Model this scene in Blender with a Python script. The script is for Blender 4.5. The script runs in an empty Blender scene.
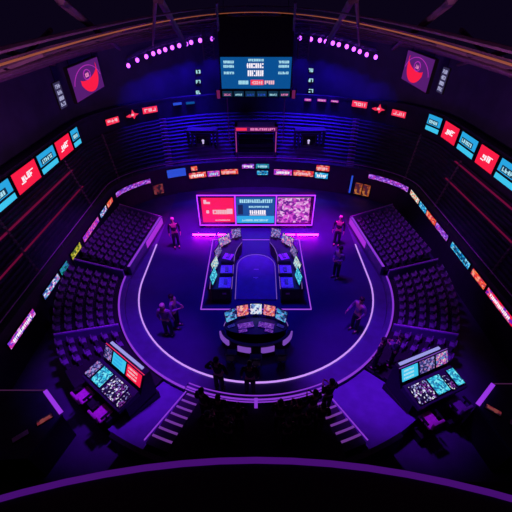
import bpy, bmesh, math, random
from mathutils import Vector, Matrix, Euler

scene = bpy.context.scene
COL = scene.collection
PI = math.pi
R = math.radians

# ------------------------------------------------------------------ camera
F, PITCH, CAMZ = 333.0, R(38.3), 10.0
SP, CP = math.sin(PITCH), math.cos(PITCH)
cam_d = bpy.data.cameras.new('camera')
cam_d.sensor_width = 36
cam_d.lens = F / 512 * 36
cam_d.clip_end = 200
cam = bpy.data.objects.new('camera', cam_d)
cam.location = (0, 0, CAMZ)
cam.rotation_euler = (PI / 2 - PITCH, 0, 0)
COL.objects.link(cam)
scene.camera = cam


def ray(u, v):
    a, b = (u - 256) / F, (v - 256) / F
    return Vector((a, CP - b * SP, -SP - b * CP))


def at_z(u, v, z=0.0):
    d = ray(u, v)
    t = (z - CAMZ) / d.z
    return Vector((d.x * t, d.y * t, z))


def at_y(u, v, y):
    d = ray(u, v)
    t = y / d.y
    return Vector((d.x * t, y, CAMZ + d.z * t))


def proj_u(p):
    dz = CAMZ - p[2]
    return 256 + F * p[0] / (p[1] * CP + dz * SP)


# ------------------------------------------------------------------ materials
def rgba(c):
    return (c[0], c[1], c[2], 1)


def pm(name, col, rough=0.6, metal=0.0, var=0.25, scale=6.0, spec=0.4):
    m = bpy.data.materials.new(name)
    m.use_nodes = True
    nt = m.node_tree
    b = nt.nodes['Principled BSDF']
    b.inputs['Roughness'].default_value = rough
    b.inputs['Metallic'].default_value = metal
    b.inputs['Specular IOR Level'].default_value = spec
    tc = nt.nodes.new('ShaderNodeTexCoord')
    nz = nt.nodes.new('ShaderNodeTexNoise')
    nz.inputs['Scale'].default_value = scale
    nz.inputs['Detail'].default_value = 4
    cr = nt.nodes.new('ShaderNodeValToRGB')
    cr.color_ramp.elements[0].position = 0.3
    cr.color_ramp.elements[1].position = 0.7
    cr.color_ramp.elements[0].color = rgba([x * (1 - var) for x in col])
    cr.color_ramp.elements[1].color = rgba([min(1, x * (1 + var)) for x in col])
    nt.links.new(tc.outputs['Object'], nz.inputs['Vector'])
    nt.links.new(nz.outputs['Fac'], cr.inputs['Fac'])
    nt.links.new(cr.outputs['Color'], b.inputs['Base Color'])
    return m


def em(name, col, strength=1.0, base=(0.02, 0.02, 0.03)):
    m = bpy.data.materials.new(name)
    m.use_nodes = True
    b = m.node_tree.nodes['Principled BSDF']
    b.inputs['Base Color'].default_value = rgba(base)
    b.inputs['Roughness'].default_value = 0.5
    b.inputs['Specular IOR Level'].default_value = 0.1
    b.inputs['Emission Color'].default_value = rgba(col)
    b.inputs['Emission Strength'].default_value = strength
    return m


def led(name, cols, strength=1.0, sx=3.0, sy=6.0, seed=0.0):
    """a screen showing a busy picture: blocks of the given colours"""
    m = bpy.data.materials.new(name)
    m.use_nodes = True
    nt = m.node_tree
    b = nt.nodes['Principled BSDF']
    b.inputs['Base Color'].default_value = (0.02, 0.02, 0.03, 1)
    b.inputs['Roughness'].default_value = 0.5
    b.inputs['Specular IOR Level'].default_value = 0.1
    tc = nt.nodes.new('ShaderNodeTexCoord')
    mp = nt.nodes.new('ShaderNodeMapping')
    mp.inputs['Location'].default_value = (seed, seed * 0.37, 0)
    mp.inputs['Scale'].default_value = (sx, sy, 1)
    nz = nt.nodes.new('ShaderNodeTexVoronoi')
    nz.distance = 'CHEBYCHEV'
    nz.inputs['Scale'].default_value = 1.0
    sep = nt.nodes.new('ShaderNodeSeparateColor')
    cr = nt.nodes.new('ShaderNodeValToRGB')
    cr.color_ramp.interpolation = 'CONSTANT'
    els = cr.color_ramp.elements
    n = len(cols)
    while len(els) < n:
        els.new(0.5)
    for i, c in enumerate(cols):
        els[i].position = i / n
        els[i].color = rgba(c)
    nt.links.new(tc.outputs['UV'], mp.inputs['Vector'])
    nt.links.new(mp.outputs['Vector'], nz.inputs['Vector'])
    nt.links.new(nz.outputs['Color'], sep.inputs['Color'])
    nt.links.new(sep.outputs['Red'], cr.inputs['Fac'])
    nt.links.new(cr.outputs['Color'], b.inputs['Emission Color'])
    b.inputs['Emission Strength'].default_value = strength
    return m


M = {}
M['stage'] = pm('stage vinyl', (0.034, 0.016, 0.13), 0.5, 0, 0.1, 1.5, .2)
M['backfloor'] = pm('dark concrete', (0.05, 0.03, 0.12), 0.6, 0, 0.2, 2)
M['walk'] = pm('walkway vinyl', (0.085, 0.07, 0.24), 0.5, 0, 0.15, 3)
M['ramp'] = pm('ramp carpet', (0.16, 0.10, 0.40), 0.7, 0, 0.15, 3)
M['terrace'] = pm('terrace concrete', (0.012, 0.010, 0.022), 0.8, 0, 0.3, 3)
M['terrace_dark'] = pm('upper terrace', (0.04, 0.035, 0.10), 0.85, 0, 0.3, 2)
M['wall'] = pm('navy wall panel', (0.06, 0.06, 0.17), 0.75, 0, 0.2, 1)
M['fascia'] = pm('dark fascia', (0.03, 0.028, 0.06), 0.6, 0, 0.2, 2)
M['ceil'] = pm('dark roof deck', (0.16, 0.09, 0.13), 0.9, 0, 0.35, 0.9)
M['beam'] = pm('painted steel', (0.20, 0.12, 0.22), 0.55, 0.2, 0.2, 4)
M['black'] = pm('black plastic', (0.012, 0.011, 0.018), 0.5, 0, 0.2, 8)
M['black2'] = pm('black metal', (0.02, 0.018, 0.03), 0.4, 0.5, 0.2, 8)
M['desk'] = pm('desk laminate', (0.035, 0.03, 0.07), 0.4, 0, 0.2, 6)
M['pad'] = pm('purple desk mat', (0.62, 0.28, 0.90), 0.7, 0, 0.35, 18)
M['seat'] = pm('plum seat plastic', (0.19, 0.12, 0.30), 0.5, 0, 0.3, 5)
M['tread'] = pm('stair tread', (0.04, 0.03, 0.07), 0.7, 0, 0.2, 5)
M['nosing'] = em('lit stair nosing', (0.42, 0.10, 0.75), 0.32, (0.2, 0.1, 0.3))
M['pinkfab'] = pm('pink chair fabric', (0.85, 0.16, 0.62), 0.7, 0, 0.2, 12)
M['key'] = pm('pale keys', (0.5, 0.45, 0.65), 0.5, 0, 0.2, 20)
M['steel'] = pm('truss steel', (0.22, 0.2, 0.3), 0.4, 0.6, 0.2, 8)
M['skin'] = pm('skin', (0.55, 0.34, 0.28), 0.6, 0, 0.08, 10)
M['hair'] = pm('dark hair', (0.015, 0.012, 0.016), 0.6, 0, 0.3, 30)
M['hair_fair'] = pm('fair hair', (0.62, 0.48, 0.42), 0.6, 0, 0.2, 30)
M['cloth_black'] = pm('black cloth', (0.014, 0.013, 0.022), 0.9, 0, 0.2, 12)
M['cloth_lilac'] = pm('lilac cloth', (0.22, 0.15, 0.34), 0.85, 0, 0.2, 12)
M['cloth_plum'] = pm('plum cloth', (0.22, 0.1, 0.33), 0.85, 0, 0.2, 12)
M['cloth_navy'] = pm('navy cloth', (0.02, 0.02, 0.06), 0.9, 0, 0.2, 12)
M['eye'] = pm('eye', (0.02, 0.02, 0.02), 0.2)
M['booth'] = pm('booth roof', (0.015, 0.035, 0.06), 0.5, 0, 0.4, 2)
# light givers
M['e_ring'] = em('white violet light line', (0.62, 0.30, 1.0), 1.0)
M['e_square'] = em('violet light line', (0.42, 0.08, 0.9), 0.9)
M['e_table'] = em('soft violet light line', (0.35, 0.16, 0.8), 0.55)
M['e_curb'] = em('violet kerb light', (0.33, 0.05, 0.85), 0.75)
M['e_panel'] = em('magenta light panel', (0.45, 0.03, 0.80), 0.85)
M['e_pink'] = em('hot pink tube', (0.9, 0.004, 0.85), 70.0)
M['e_frame'] = em('violet frame light', (0.34, 0.03, 1.0), 2.4)
M['e_red'] = em('red screen', (1.0, 0.012, 0.06), 0.95)
M['e_redsign'] = em('red sign', (1.0, 0.03, 0.09), 0.95)
M['e_cyan'] = em('cyan screen', (0.02, 0.40, 0.80), 0.95)
M['e_cyan_b'] = em('bright cyan screen', (0.05, 0.62, 0.95), 0.9)
M['e_dark'] = em('dark screen field', (0.01, 0.06, 0.14), 0.5)
M['e_white'] = em('white lettering', (1.0, 0.92, 1.0), 0.95)
M['e_pale'] = em('pale red lettering', (1.0, 0.55, 0.65), 0.85)
M['e_ltcyan'] = em('pale cyan lettering', (0.45, 0.85, 1.0), 0.85)
M['e_navy'] = em('navy marks', (0.0, 0.03, 0.09), 0.6)
M['e_blue'] = em('blue screen', (0.003, 0.10, 0.36), 0.8)
M['e_bluesign'] = em('blue sign', (0.03, 0.10, 0.85), 0.75)
M['e_orange'] = em('orange cove light', (0.40, 0.10, 0.05), 0.7)
M['e_purplecove'] = em('dim purple cove light', (0.07, 0.015, 0.07), 0.7)
M['e_redrail'] = em('dark red light line', (0.16, 0.003, 0.04), 0.8)
M['e_spot'] = em('violet lamp lens', (0.45, 0.07, 1.0), 4.0)
M['e_violet'] = em('violet bar', (0.34, 0.04, 0.85), 0.9)
M['e_balcony'] = em('deep violet balcony light', (0.08, 0.006, 0.22), 0.7)
M['e_swooshbg'] = em('purple screen', (0.13, 0.016, 0.22), 0.7)
M['e_magenta'] = em('magenta screen', (0.55, 0.03, 0.55), 0.8)
M['e_rimlight'] = em('lavender rim light', (0.30, 0.10, 0.72), 0.62)
M['e_console_glow'] = led('console key glow', [(.16, .03, .42), (.35, .12, .75), (.08, .01, .25), (.25, .05, .6)], .8, 26, 26, 12.5)  # glow put into the colour where the lamps leave the front desk dark
M['e_buttons'] = led('lit mixing keys', [(0, 0, 0), (.003, .003, .01), (.02, .01, .05), (.01, .0, .02), (.25, .25, .6), (.85, .85, 1), (.2, .03, .3), (0, 0, .01), (0, 0, .02), (.01, .01, .04)], .9, 26, 24, 21.5)
M['e_dimpink'] = em('dim pink marks', (.20, .015, .12), .7)
M['e_portal'] = em('pink portal light', (0.75, 0.08, 0.55), 0.5)
M['e_pinktxt'] = em('pink lettering', (0.95, 0.25, 0.6), 0.9)


# ------------------------------------------------------------------ mesh builder
class MB:
    def __init__(self):
        self.v, self.f, self.uv = [], [], {}

    def quad(self, a, b, c, d, uv=None):
        n = len(self.v)
        self.v += [Vector(p) for p in (a, b, c, d)]
        self.f.append((n, n + 1, n + 2, n + 3))
        if uv:
            self.uv[len(self.f) - 1] = uv

    def hexa(self, p):
        """8 points: bottom 0-3 (counter clockwise seen from above), top 4-7"""
        n = len(self.v)
        self.v += [Vector(q) for q in p]
        for q in ((3, 2, 1, 0), (4, 5, 6, 7), (0, 1, 5, 4), (1, 2, 6, 5), (2, 3, 7, 6), (3, 0, 4, 7)):
            self.f.append(tuple(n + i for i in q))

    def box(self, x0, x1, y0, y1, z0, z1, mx=None):
        p = [(x0, y0, z0), (x1, y0, z0), (x1, y1, z0), (x0, y1, z0), (x0, y0, z1), (x1, y0, z1), (x1, y1, z1), (x0, y1, z1)]
        if mx is not None:
            p = [mx @ Vector(q) for q in p]
        self.hexa(p)

    def prism(self, poly, z0, z1):
        n, k = len(self.v), len(poly)
        self.v += [Vector((x, y, z0)) for x, y in poly] + [Vector((x, y, z1)) for x, y in poly]
        self.f.append(tuple(n + i for i in reversed(range(k))))
        self.f.append(tuple(n + k + i for i in range(k)))
        for i in range(k):
            j = (i + 1) % k
            self.f.append((n + i, n + j, n + k + j, n + k + i))

    def tube(self, pts, r, n=8, r2=None, closed=False):
        pts = [Vector(p) for p in pts]
        k = len(pts)
        base = len(self.v)
        up = Vector((0, 0, 1))
        for i, p in enumerate(pts):
            if closed:
                d = pts[(i + 1) % k] - pts[i - 1]
            else:
                d = pts[min(i + 1, k - 1)] - pts[max(i - 1, 0)]
            d.normalize()
            a = d.cross(up)
            if a.length < 1e-3:
                a = d.cross(Vector((1, 0, 0)))
            a.normalize()
            b = a.cross(d)
            rr = r if r2 is None else r + (r2 - r) * i / max(1, k - 1)
            for j in range(n):
                t = 2 * PI * j / n
                self.v.append(p + a * (rr * math.cos(t)) + b * (rr * math.sin(t)))
        for i in range(k if closed else k - 1):
            i2 = (i + 1) % k
            for j in range(n):
                j2 = (j + 1) % n
                self.f.append((base + i * n + j, base + i * n + j2, base + i2 * n + j2, base + i2 * n + j))
        if not closed:
            self.f.append(tuple(base + j for j in range(n)))
            self.f.append(tuple(base + (k - 1) * n + j for j in reversed(range(n))))

    def ball(self, c, rx, ry, rz, n=10, m=7):
        c = Vector(c)
        base = len(self.v)
        self.v.append(c + Vector((0, 0, -rz)))
        for i in range(1, m):
            t = -PI / 2 + PI * i / m
            for j in range(n):
                a = 2 * PI * j / n
                self.v.append(c + Vector((rx * math.cos(t) * math.cos(a), ry * math.cos(t) * math.sin(a), rz * math.sin(t))))
        self.v.append(c + Vector((0, 0, rz)))
        top = len(self.v) - 1
        for j in range(n):
            j2 = (j + 1) % n
            self.f.append((base, base + 1 + j2, base + 1 + j))
            for i in range(m - 2):
                a = base + 1 + i * n
                self.f.append((a + j, a + j2, a + n + j2, a + n + j))
            a = base + 1 + (m - 2) * n
            self.f.append((a + j, a + j2, top))

    def band(self, inner, outer, z0, z1, closed=False):
        """solid band between two polylines of equal count, from z0 to z1 (numbers or lists)"""
        k = len(inner)
        n = len(self.v)
        Z0 = z0 if isinstance(z0, list) else [z0] * k
        Z1 = z1 if isinstance(z1, list) else [z1] * k
        for i in range(k):
            a, b = inner[i], outer[i]
            self.v += [Vector((a[0], a[1], Z0[i])), Vector((b[0], b[1], Z0[i])), Vector((b[0], b[1], Z1[i])), Vector((a[0], a[1], Z1[i]))]
        for i in range(k if closed else k - 1):
            p, q = n + 4 * i, n + 4 * ((i + 1) % k)
            for j in range(4):
                j2 = (j + 1) % 4
                self.f.append((p + j, p + j2, q + j2, q + j))
        if not closed:
            self.f.append((n, n + 3, n + 2, n + 1))
            e = n + 4 * (k - 1)
            self.f.append((e, e + 1, e + 2, e + 3))

    def loft(self, A, B):
        n, k = len(self.v), len(A)
        self.v += [Vector(p) for p in A] + [Vector(p) for p in B]
        for i in range(k - 1):
            self.f.append((n + i, n + i + 1, n + k + i + 1, n + k + i))

    def mesh(self, name, smooth=False):
        me = bpy.data.meshes.new(name)
        me.from_pydata(self.v, [], self.f)
        if self.uv:
            l = me.uv_layers.new(name='UVMap')
            for fi, uvs in self.uv.items():
                for li, t in zip(me.polygons[fi].loop_indices, uvs):
                    l.data[li].uv = t
        bm = bmesh.new()
        bm.from_mesh(me)
        bmesh.ops.remove_doubles(bm, verts=bm.verts, dist=1e-5) if not self.uv else None
        bmesh.ops.recalc_face_normals(bm, faces=bm.faces)
        bm.to_mesh(me)
        bm.free()
        if smooth:
            for p in me.polygons:
                p.use_smooth = True
        return me

    def build(self, name, mat, parent=None, smooth=False, bevel=0.0):
        me = self.mesh(name, smooth)
        me.materials.append(mat)
        o = bpy.data.objects.new(name, me)
        COL.objects.link(o)
        if parent is not None:
            o.parent = parent
        if bevel:
            b = o.modifiers.new('bevel', 'BEVEL')
            b.width = bevel
            b.segments = 2
            b.limit_method = 'ANGLE'
        return o


def tag(o, label=None, cat=None, group=None, kind=None):
    if label:
        o['label'] = label
    if cat:
        o['category'] = cat
    if group:
        o['group'] = group
    if kind:
        o['kind'] = kind
    return o


def empty(name, loc=(0, 0, 0), rot=(0, 0, 0), label=None, cat=None, group=None):
    o = bpy.data.objects.new(name, None)
    o.empty_display_size = 0.2
    COL.objects.link(o)
    o.location = loc
    o.rotation_euler = rot
    return tag(o, label, cat, group)


def struct(name, mb, mat):
    o = mb.build(name, mat)
    o['kind'] = 'structure'
    return o


# flat strokes that read as distant illegible lettering, in a local x-z plane facing -y
def glyphs(mb, x0, z0, w, h, n, rng, y=-0.004, th=0.16):
    cw = w / n
    t = h * th
    for i in range(n):
        a, b = x0 + i * cw + cw * 0.1, x0 + (i + 1) * cw - cw * 0.1
        k = rng.randint(2, 4)
        segs = rng.sample(['l', 'r', 't', 'm', 'b', 'c'], k)
        for s in segs:
            if s == 'l':
                mb.box(a, a + t, y, 0, z0, z0 + h)
            elif s == 'r':
                mb.box(b - t, b, y, 0, z0, z0 + h)
            elif s == 't':
                mb.box(a, b, y, 0, z0 + h - t, z0 + h)
            elif s == 'm':
                mb.box(a, b, y, 0, z0 + h / 2 - t / 2, z0 + h / 2 + t / 2)
            elif s == 'b':
                mb.box(a, b, y, 0, z0, z0 + t)
            else:
                mb.box((a + b - t) / 2, (a + b + t) / 2, y, 0, z0, z0 + h)


def panel(name, mat, parent, x0, x1, z0, z1, y=0.0, th=0.01):
    """thin lit panel in the local x-z plane, picture side facing -y, with uv in metres"""
    mb = MB()
    mb.quad((x0, y, z0), (x1, y, z0), (x1, y, z1), (x0, y, z1), [(x0, z0), (x1, z0), (x1, z1), (x0, z1)])
    mb.quad((x0, y + th, z0), (x0, y + th, z1), (x1, y + th, z1), (x1, y + th, z0), [(0, 0)] * 4)
    e = [((x0, y, z0), (x0, y + th, z0), (x1, y + th, z0), (x1, y, z0)), ((x0, y, z1), (x1, y, z1), (x1, y + th, z1), (x0, y + th, z1)),
         ((x0, y, z0), (x0, y, z1), (x0, y + th, z1), (x0, y + th, z0)), ((x1, y, z0), (x1, y + th, z0), (x1, y + th, z1), (x1, y, z1))]
    for q in e:
        mb.quad(*q, [(0, 0)] * 4)
    return mb.build(name, mat, parent)


# ------------------------------------------------------------------ outlines of the bowl
def upath(a, yc, b, ar, y0=-4.0, ns=12, na=40):
    """U outline of the hall; the right-hand side stands a little further out (ar) than the left (a)"""
    p = [(-a, y0 + (yc - y0) * i / ns) for i in range(ns)]
    for i in range(na + 1):
        t = PI - PI * i / na
        p.append(((a if math.cos(t) < 0 else ar) * math.cos(t), yc + b * math.sin(t)))
    p += [(ar, yc - (yc - y0) * (i + 1) / ns) for i in range(ns)]
    return p


LOW = dict(a=7.9, yc=16.1, b=4.0, ar=8.6)
UPP = dict(a=9.7, yc=18.0, b=7.0, ar=10.4)


def offs(d, o):
    return dict(a=d['a'] + o, yc=d['yc'], b=d['b'] + o, ar=d['ar'] + o)


def on_arc(d, t):
    return ((d['a'] if math.cos(t) < 0 else d.get('ar', d['a'])) * math.cos(t), d['yc'] + d['b'] * math.sin(t))


def arc_t(d, u, z):
    """angle on the back arc whose point at height z stands in picture column u"""
    lo, hi = 0.0, PI
    for _ in range(50):
        m = (lo + hi) / 2
        x, y = on_arc(d, m)
        if proj_u((x, y, z)) > u:
            lo = m
        else:
            hi = m
    return (lo + hi) / 2


def p3(path, z):
    return [(x, y, z) for x, y in path]


# ================================================================== THE SETTING
mb = MB(); mb.box(-13, 13, -5, 27, -0.4, -0.06); struct('floor', mb, M['backfloor'])

CY = 11.0                                     # centre of the round end of the stage


def horseshoe(r, yb, n=48, inset=0.0):
    """U outline: straight sides running back, half circle in front. inset: how far the sides lean in at the back"""
    p = [(-(r - inset), yb)]
    for i in range(n + 1):
        t = PI + PI * i / n
        p.append((r * math.cos(t), CY + r * math.sin(t)))
    p.append((r - inset, yb))
    return p


mb = MB(); mb.prism(horseshoe(5.0, 19.2), -0.06, 0.0); struct('floor_stage', mb, M['stage'])
mb = MB(); mb.band(horseshoe(5.06, 15.6, inset=.12), horseshoe(5.55, 15.6, inset=.55), -0.06, -0.005); struct('floor_walkway', mb, M['walk'])


def polar(r, deg):
    return (r * math.cos(R(deg)), CY + r * math.sin(R(deg)))


def arc(r, d0, d1, n=24):
    return [polar(r, d0 + (d1 - d0) * i / n) for i in range(n + 1)]


ROW0, DROW, NROW = 6.0, 0.33, 6


def row_z(i):
    return 0.14 + 0.12 * i


# straight blocks of the stands beside the stage (leaning in slightly towards the back)
LEAN = R(6.5)


def side_pt(s, along, out):
    """a point on the straight stands: along from the front corner, out away from the stage; s = -1 / 1"""
    x0, y0 = 5.62, 11.35
    dx, dy = -math.sin(LEAN), math.cos(LEAN)
    x = x0 + dx * along + math.cos(LEAN) * out
    y = y0 + dy * along + math.sin(LEAN) * out
    return (s * x, y)


for s, nm in ((-1, 'left'), (1, 'right')):
    mb = MB()
    for i in range(NROW):
        o0 = 0.2 + DROW * i
        o1 = 0.2 + DROW * (i + 1)
        q = [side_pt(s, 0, o0), side_pt(s, 4.2, o0), side_pt(s, 4.2, o1), side_pt(s, 0, o1)]
        mb.prism(q if s < 0 else q[::-1], -0.06, row_z(i))
    struct('floor_terrace_%s' % nm, mb, M['terrace'])
# curved blocks: (d0, d1) measured on the +x side and mirrored
CURVED = [(-29, -1.5), (-44, -31)]


def mir(deg, s):
    return deg if s > 0 else 180 - deg


for k, (d0, d1) in enumerate(CURVED):
    for s, nm in ((-1, 'left'), (1, 'right')):
        if k == 1:
            d0 = -58.5 if s < 0 else -51
        mb = MB()
        for i in range(NROW):
            a0, a1 = mir(d0, s), mir(d1, s)
            mb.band(arc(ROW0 - .16 + DROW * i, a0, a1), arc(ROW0 - .16 + DROW * (i + 1), a0, a1), -0.06, row_z(i))
        struct('floor_terrace_%s_%d' % (nm, k + 2), mb, M['terrace'])
# front block between the two stairs
mb = MB()
for i in range(NROW):
    mb.band(arc(ROW0 - .1 + DROW * i, 253, 287), arc(ROW0 - .1 + DROW * (i + 1), 253, 287), -0.06, row_z(i))
struct('floor_terrace_front', mb, M['terrace'])
# ramps between console and stairs
for s, nm in ((-1, 'left'), (1, 'right')):
    mb = MB()
    a0, a1 = mir(-67.6, s), mir(-58.8 if s < 0 else -51.3, s)
    n = 16
    inn, out = arc(5.84, a0, a1, n), arc(7.9, a0, a1, n)
    k = len(inn)
    base = len(mb.v)
    for i in range(k):
        mb.v += [Vector((*inn[i], -0.06)), Vector((*out[i], -0.06)), Vector((*out[i], 0.55)), Vector((*inn[i], 0.03))]
    for i in range(k - 1):
        p, q = base + 4 * i, base + 4 * (i + 1)
        for j in range(4):
            j2 = (j + 1) % 4
            mb.f.append((p + j, p + j2, q + j2, q + j))
    mb.f += [(base, base + 1, base + 2, base + 3), (p + 4, p + 5, p + 6, p + 7)]
    struct('floor_ramp_%s' % nm, mb, M['ramp'])
# low outer wall round the near stands
mb = MB(); mb.band(arc(7.98, 242, 298, 40), arc(8.1, 242, 298, 40), -0.06, 1.05); struct('wall_front_low', mb, M['fascia'])
# lower fascia wall + upper terrace + upper fascia + upper wall + ceiling
lowp, lowp2 = upath(**LOW), upath(**offs(LOW, 0.2))
uppp, uppp2 = upath(**UPP), upath(**offs(UPP, 0.3))
mb = MB(); mb.band(lowp, lowp2, -0.06, 1.72); struct('wall_lower_fascia', mb, M['fascia'])
mb = MB()
NS = 14
lo = p3(lowp2, 0)
up = p3(uppp, 0)


def lerp_path(t, z):
    return [(a[0] + (b[0] - a[0]) * t, a[1] + (b[1] - a[1]) * t, z) for a, b in zip(lo, up)]


for i in range(NS):
    z = 1.55 + (3.35 - 1.55) * (i + 1) / NS
    zp = 1.55 + (3.35 - 1.55) * i / NS
    mb.loft(lerp_path(i / NS, zp), lerp_path(i / NS, z))
    mb.loft(lerp_path(i / NS, z), lerp_path((i + 1) / NS, z))
struct('floor_upper_terrace', mb, M['terrace_dark'])
mb = MB(); mb.band(uppp, uppp2, 3.2, [4.55 + .2 * max(0, min(1, (x - 7) / 2)) for x, y in uppp]); struct('wall_upper_fascia', mb, M['fascia'])


def wall_top(x, y):
    t = max(0.0, min(1.0, (y - 18) / 7.3))
    return 7.3 + 0.75 * t * t if y > 18 else 7.3


wp, wp2 = upath(**offs(UPP, 0.75)), upath(**offs(UPP, 0.95))
mb = MB()
mb.band(wp, wp2, 4.3, [wall_top(x, y) + .15 for x, y in wp])
struct('wall_back', mb, M['wall'])
mb = MB(); mb.band(uppp, wp, 4.3, 4.4); struct('floor_gallery', mb, M['terrace_dark'])
# roof: from the wall tops up to the oval opening
OV = dict(a=4.0, yc=9.0, b=14.5)
oval = []
for x, y in wp:
    ang = math.atan2((y - 9) / 15.0, x / 9.0)
    oval.append((OV['a'] * math.cos(ang), OV['yc'] + OV['b'] * math.sin(ang), 9.2))
outer = [(x, y, wall_top(x, y)) for x, y in wp]
mb = MB(); mb.loft(outer, oval); struct('ceiling', mb, M['ceil'])
mb = MB(); mb.box(-11, 11, -5, 26, 11.6, 11.7); struct('ceiling_top', mb, M['ceil'])
# steel beams under the roof
n = len(outer)
k = 0
for i in list(range(3, n - 3, 3)):
    a, b = Vector(outer[i]), Vector(oval[i])
    mb = MB()
    mb.tube([a.lerp(b, .02) - Vector((0, 0, .05)), a.lerp(b, .99) - Vector((0, 0, .08))], 0.06 if i % 8 else .09, 6)
    k += 1
    struct('trim_beam_%d' % k, mb, M['beam'])
for t, r_ in ((0.12, .03), (0.26, .035), (0.42, .05), (0.58, .03), (0.74, .04), (0.88, .03)):
    mb = MB()
    mb.tube([Vector(a).lerp(Vector(b), t) - Vector((0, 0, .16)) for a, b in zip(outer, oval)], r_, 6)
    k += 1
    struct('trim_purlin_%d' % k, mb, M['beam'])

for s in (-1, 1):
    for A, B, r_ in (((3.7, 7.9, 9.9), (7.7, 22.0, 7.5), .09), ((3.2, 14, 9.82), (4.2, 23.3, 7.62), .14), ((4.6, 6.0, 9.5), (9.3, 17.5, 7.4), .07), ((2.4, 10, 9.85), (6.0, 22.8, 7.6), .05), ((4.6, 9.0, 9.35), (9.9, 14.5, 7.45), .05), ((3.0, 3.5, 9.5), (7.5, 10.5, 8.1), .05), ((1.6, 17, 9.7), (2.2, 23.6, 8.0), .06), ((3.9, 4.2, 9.25), (9.5, 6.8, 7.7), .06)):
        mb = MB()
        mb.tube([Vector((s * A[0], A[1], A[2])), Vector((s * B[0], B[1], B[2]))], r_, 6)
        k += 1
        struct('trim_rib_%d' % k, mb, M['beam'])
for sc_, z, r_ in ((.86, 9.42, .04), ):
    mb = MB()
    mb.tube([(OV['a'] * sc_ * math.cos(2 * PI * i / 72), OV['yc'] + (OV['b'] - 1 + sc_) * math.sin(2 * PI * i / 72), z) for i in range(72)], r_, 6, closed=True)
    k += 1
    struct('trim_ring_%d' % k, mb, M['beam'])

# ================================================================== STAGE LIGHT LINES
mb = MB()
mb.band(horseshoe(5.0, 13.6), horseshoe(5.055, 13.6), 0.0, 0.03)
tag(mb.build('stage_edge_light', M['e_ring']), 'thin white-violet light line curving round the edge of the stage floor', 'light line')
t = empty('square_floor_light', (0, 11.6, 0), label='violet light line in a square on the stage floor around the desks', cat='light line')
for name, (x0, x1, y0, y1) in (('side_line', (-2.24, -2.2, -2.4, 2.4)), ('side_line', (2.2, 2.24, -2.4, 2.4)),
                               ('front_line', (-2.24, 2.24, -2.43, -2.39)), ('rear_line', (-2.24, 2.24, 2.39, 2.42))):
    mb = MB(); mb.box(x0, x1, y0, y1, 0.0, 0.02); mb.build(name, M['e_square'], t)

# kerb walls around the walkway
for s in (-1, 1):
    sd = 'left' if s < 0 else 'right'
    t = empty('kerb_wall', (0, 0, 0), label='low curved kerb with violet light strip before the %s stands' % sd, cat='low wall')
    a0, a1 = mir(-67, s), mir(0, s)
    mb = MB(); mb.band(arc(5.56, a0, a1, 40), arc(5.80, a0, a1, 40), -0.055, 0.16); mb.build('kerb', M['walk'], t)
    mb = MB(); mb.band(arc(5.74, a0, a1, 40), arc(5.80, a0, a1, 40), 0.161, 0.20); mb.build('light_strip', M['e_curb'], t)
t = empty('kerb_wall', (0, 0, 0), label='low curved kerb with two violet light strips before the standing spectators', cat='low wall')
mb = MB(); mb.band(arc(5.56, 247.5, 292.5, 40), arc(5.82, 247.5, 292.5, 40), -0.055, 0.22); mb.build('kerb', M['walk'], t)
for r0, w in ((5.58, .03), (5.70, .05), (5.79, .03)):
    mb = MB(); mb.band(arc(r0, 247.5, 292.5, 40), arc(r0 + w, 247.5, 292.5, 40), 0.221, 0.24); mb.build('light_strip', M['e_curb'], t)
mb = MB(); mb.box(-.05, .05, 5.02, 5.12, 0.2, .62); mb.build('post', M['e_curb'], t)
for s in (-1, 1):
    sd = 'left' if s < 0 else 'right'
    t = empty('barrier', (0, 0, 0), label='magenta-lit barrier wall along the straight %s stand' % sd, cat='barrier')

    def bandpts(l0, l1, o):
        return [side_pt(s, l0 + (l1 - l0) * i / 6, o) for i in range(7)]
    mb = MB(); mb.band(bandpts(0, 4.2, 0.0), bandpts(0, 4.2, .14), -0.055, 0.42); mb.build('wall_panel', M['walk'], t)
    mb = MB(); mb.band(bandpts(1.9, 4.2, -.02), bandpts(1.9, 4.2, -.004), 0.04, 0.40); mb.build('lit_face', M['e_panel'], t)
    mb = MB(); mb.band(bandpts(0, 4.2, .02), bandpts(0, 4.2, .12), 0.421, 0.44); mb.build('light_strip', M['e_curb'], t)

# aisle walls between the blocks
AIS = [(side_pt(-1, 4.26, .0), side_pt(-1, 4.26, 2.25), 'behind the straight left stand', 'thin'),
       (side_pt(1, 4.26, .0), side_pt(1, 4.26, 2.25), 'behind the straight right stand', 'thin')]
for s in (-1, 1):
    sd = 'left' if s < 0 else 'right'
    AIS.append(((s * 5.86, 11.1), (s * 7.8, 11.12), 'between the straight and curved blocks of the %s stand' % sd, ''))
    AIS.append((polar(5.86, mir(-30, s)), polar(7.8, mir(-30, s)), 'beside the production desk of the %s stand' % sd, ''))
for p, q, where, _ in AIS:
    p, q = Vector((*p, 0)), Vector((*q, 0))
    d = (q - p).normalized()
    nn = Vector((-d.y, d.x, 0)) * .05
    t = empty('aisle_wall', p, label='sloping violet-capped wall ' + where, cat='low wall')
    z0, z1 = .42, 1.05
    L = q - p
    mb = MB(); mb.hexa([-nn - Vector((0, 0, .055)), L - nn - Vector((0, 0, .055)), L + nn - Vector((0, 0, .055)), nn - Vector((0, 0, .055)),
                        -nn + Vector((0, 0, z0)), L - nn + Vector((0, 0, z1)), L + nn + Vector((0, 0, z1)), nn + Vector((0, 0, z0))])
    mb.build('wall_panel', M['ramp'], t)
    mb = MB(); mb.tube([Vector((0, 0, z0 + .02)), L + Vector((0, 0, z1 + .02))], .02, 6); mb.build('cap_rail', M['pad'], t)

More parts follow.
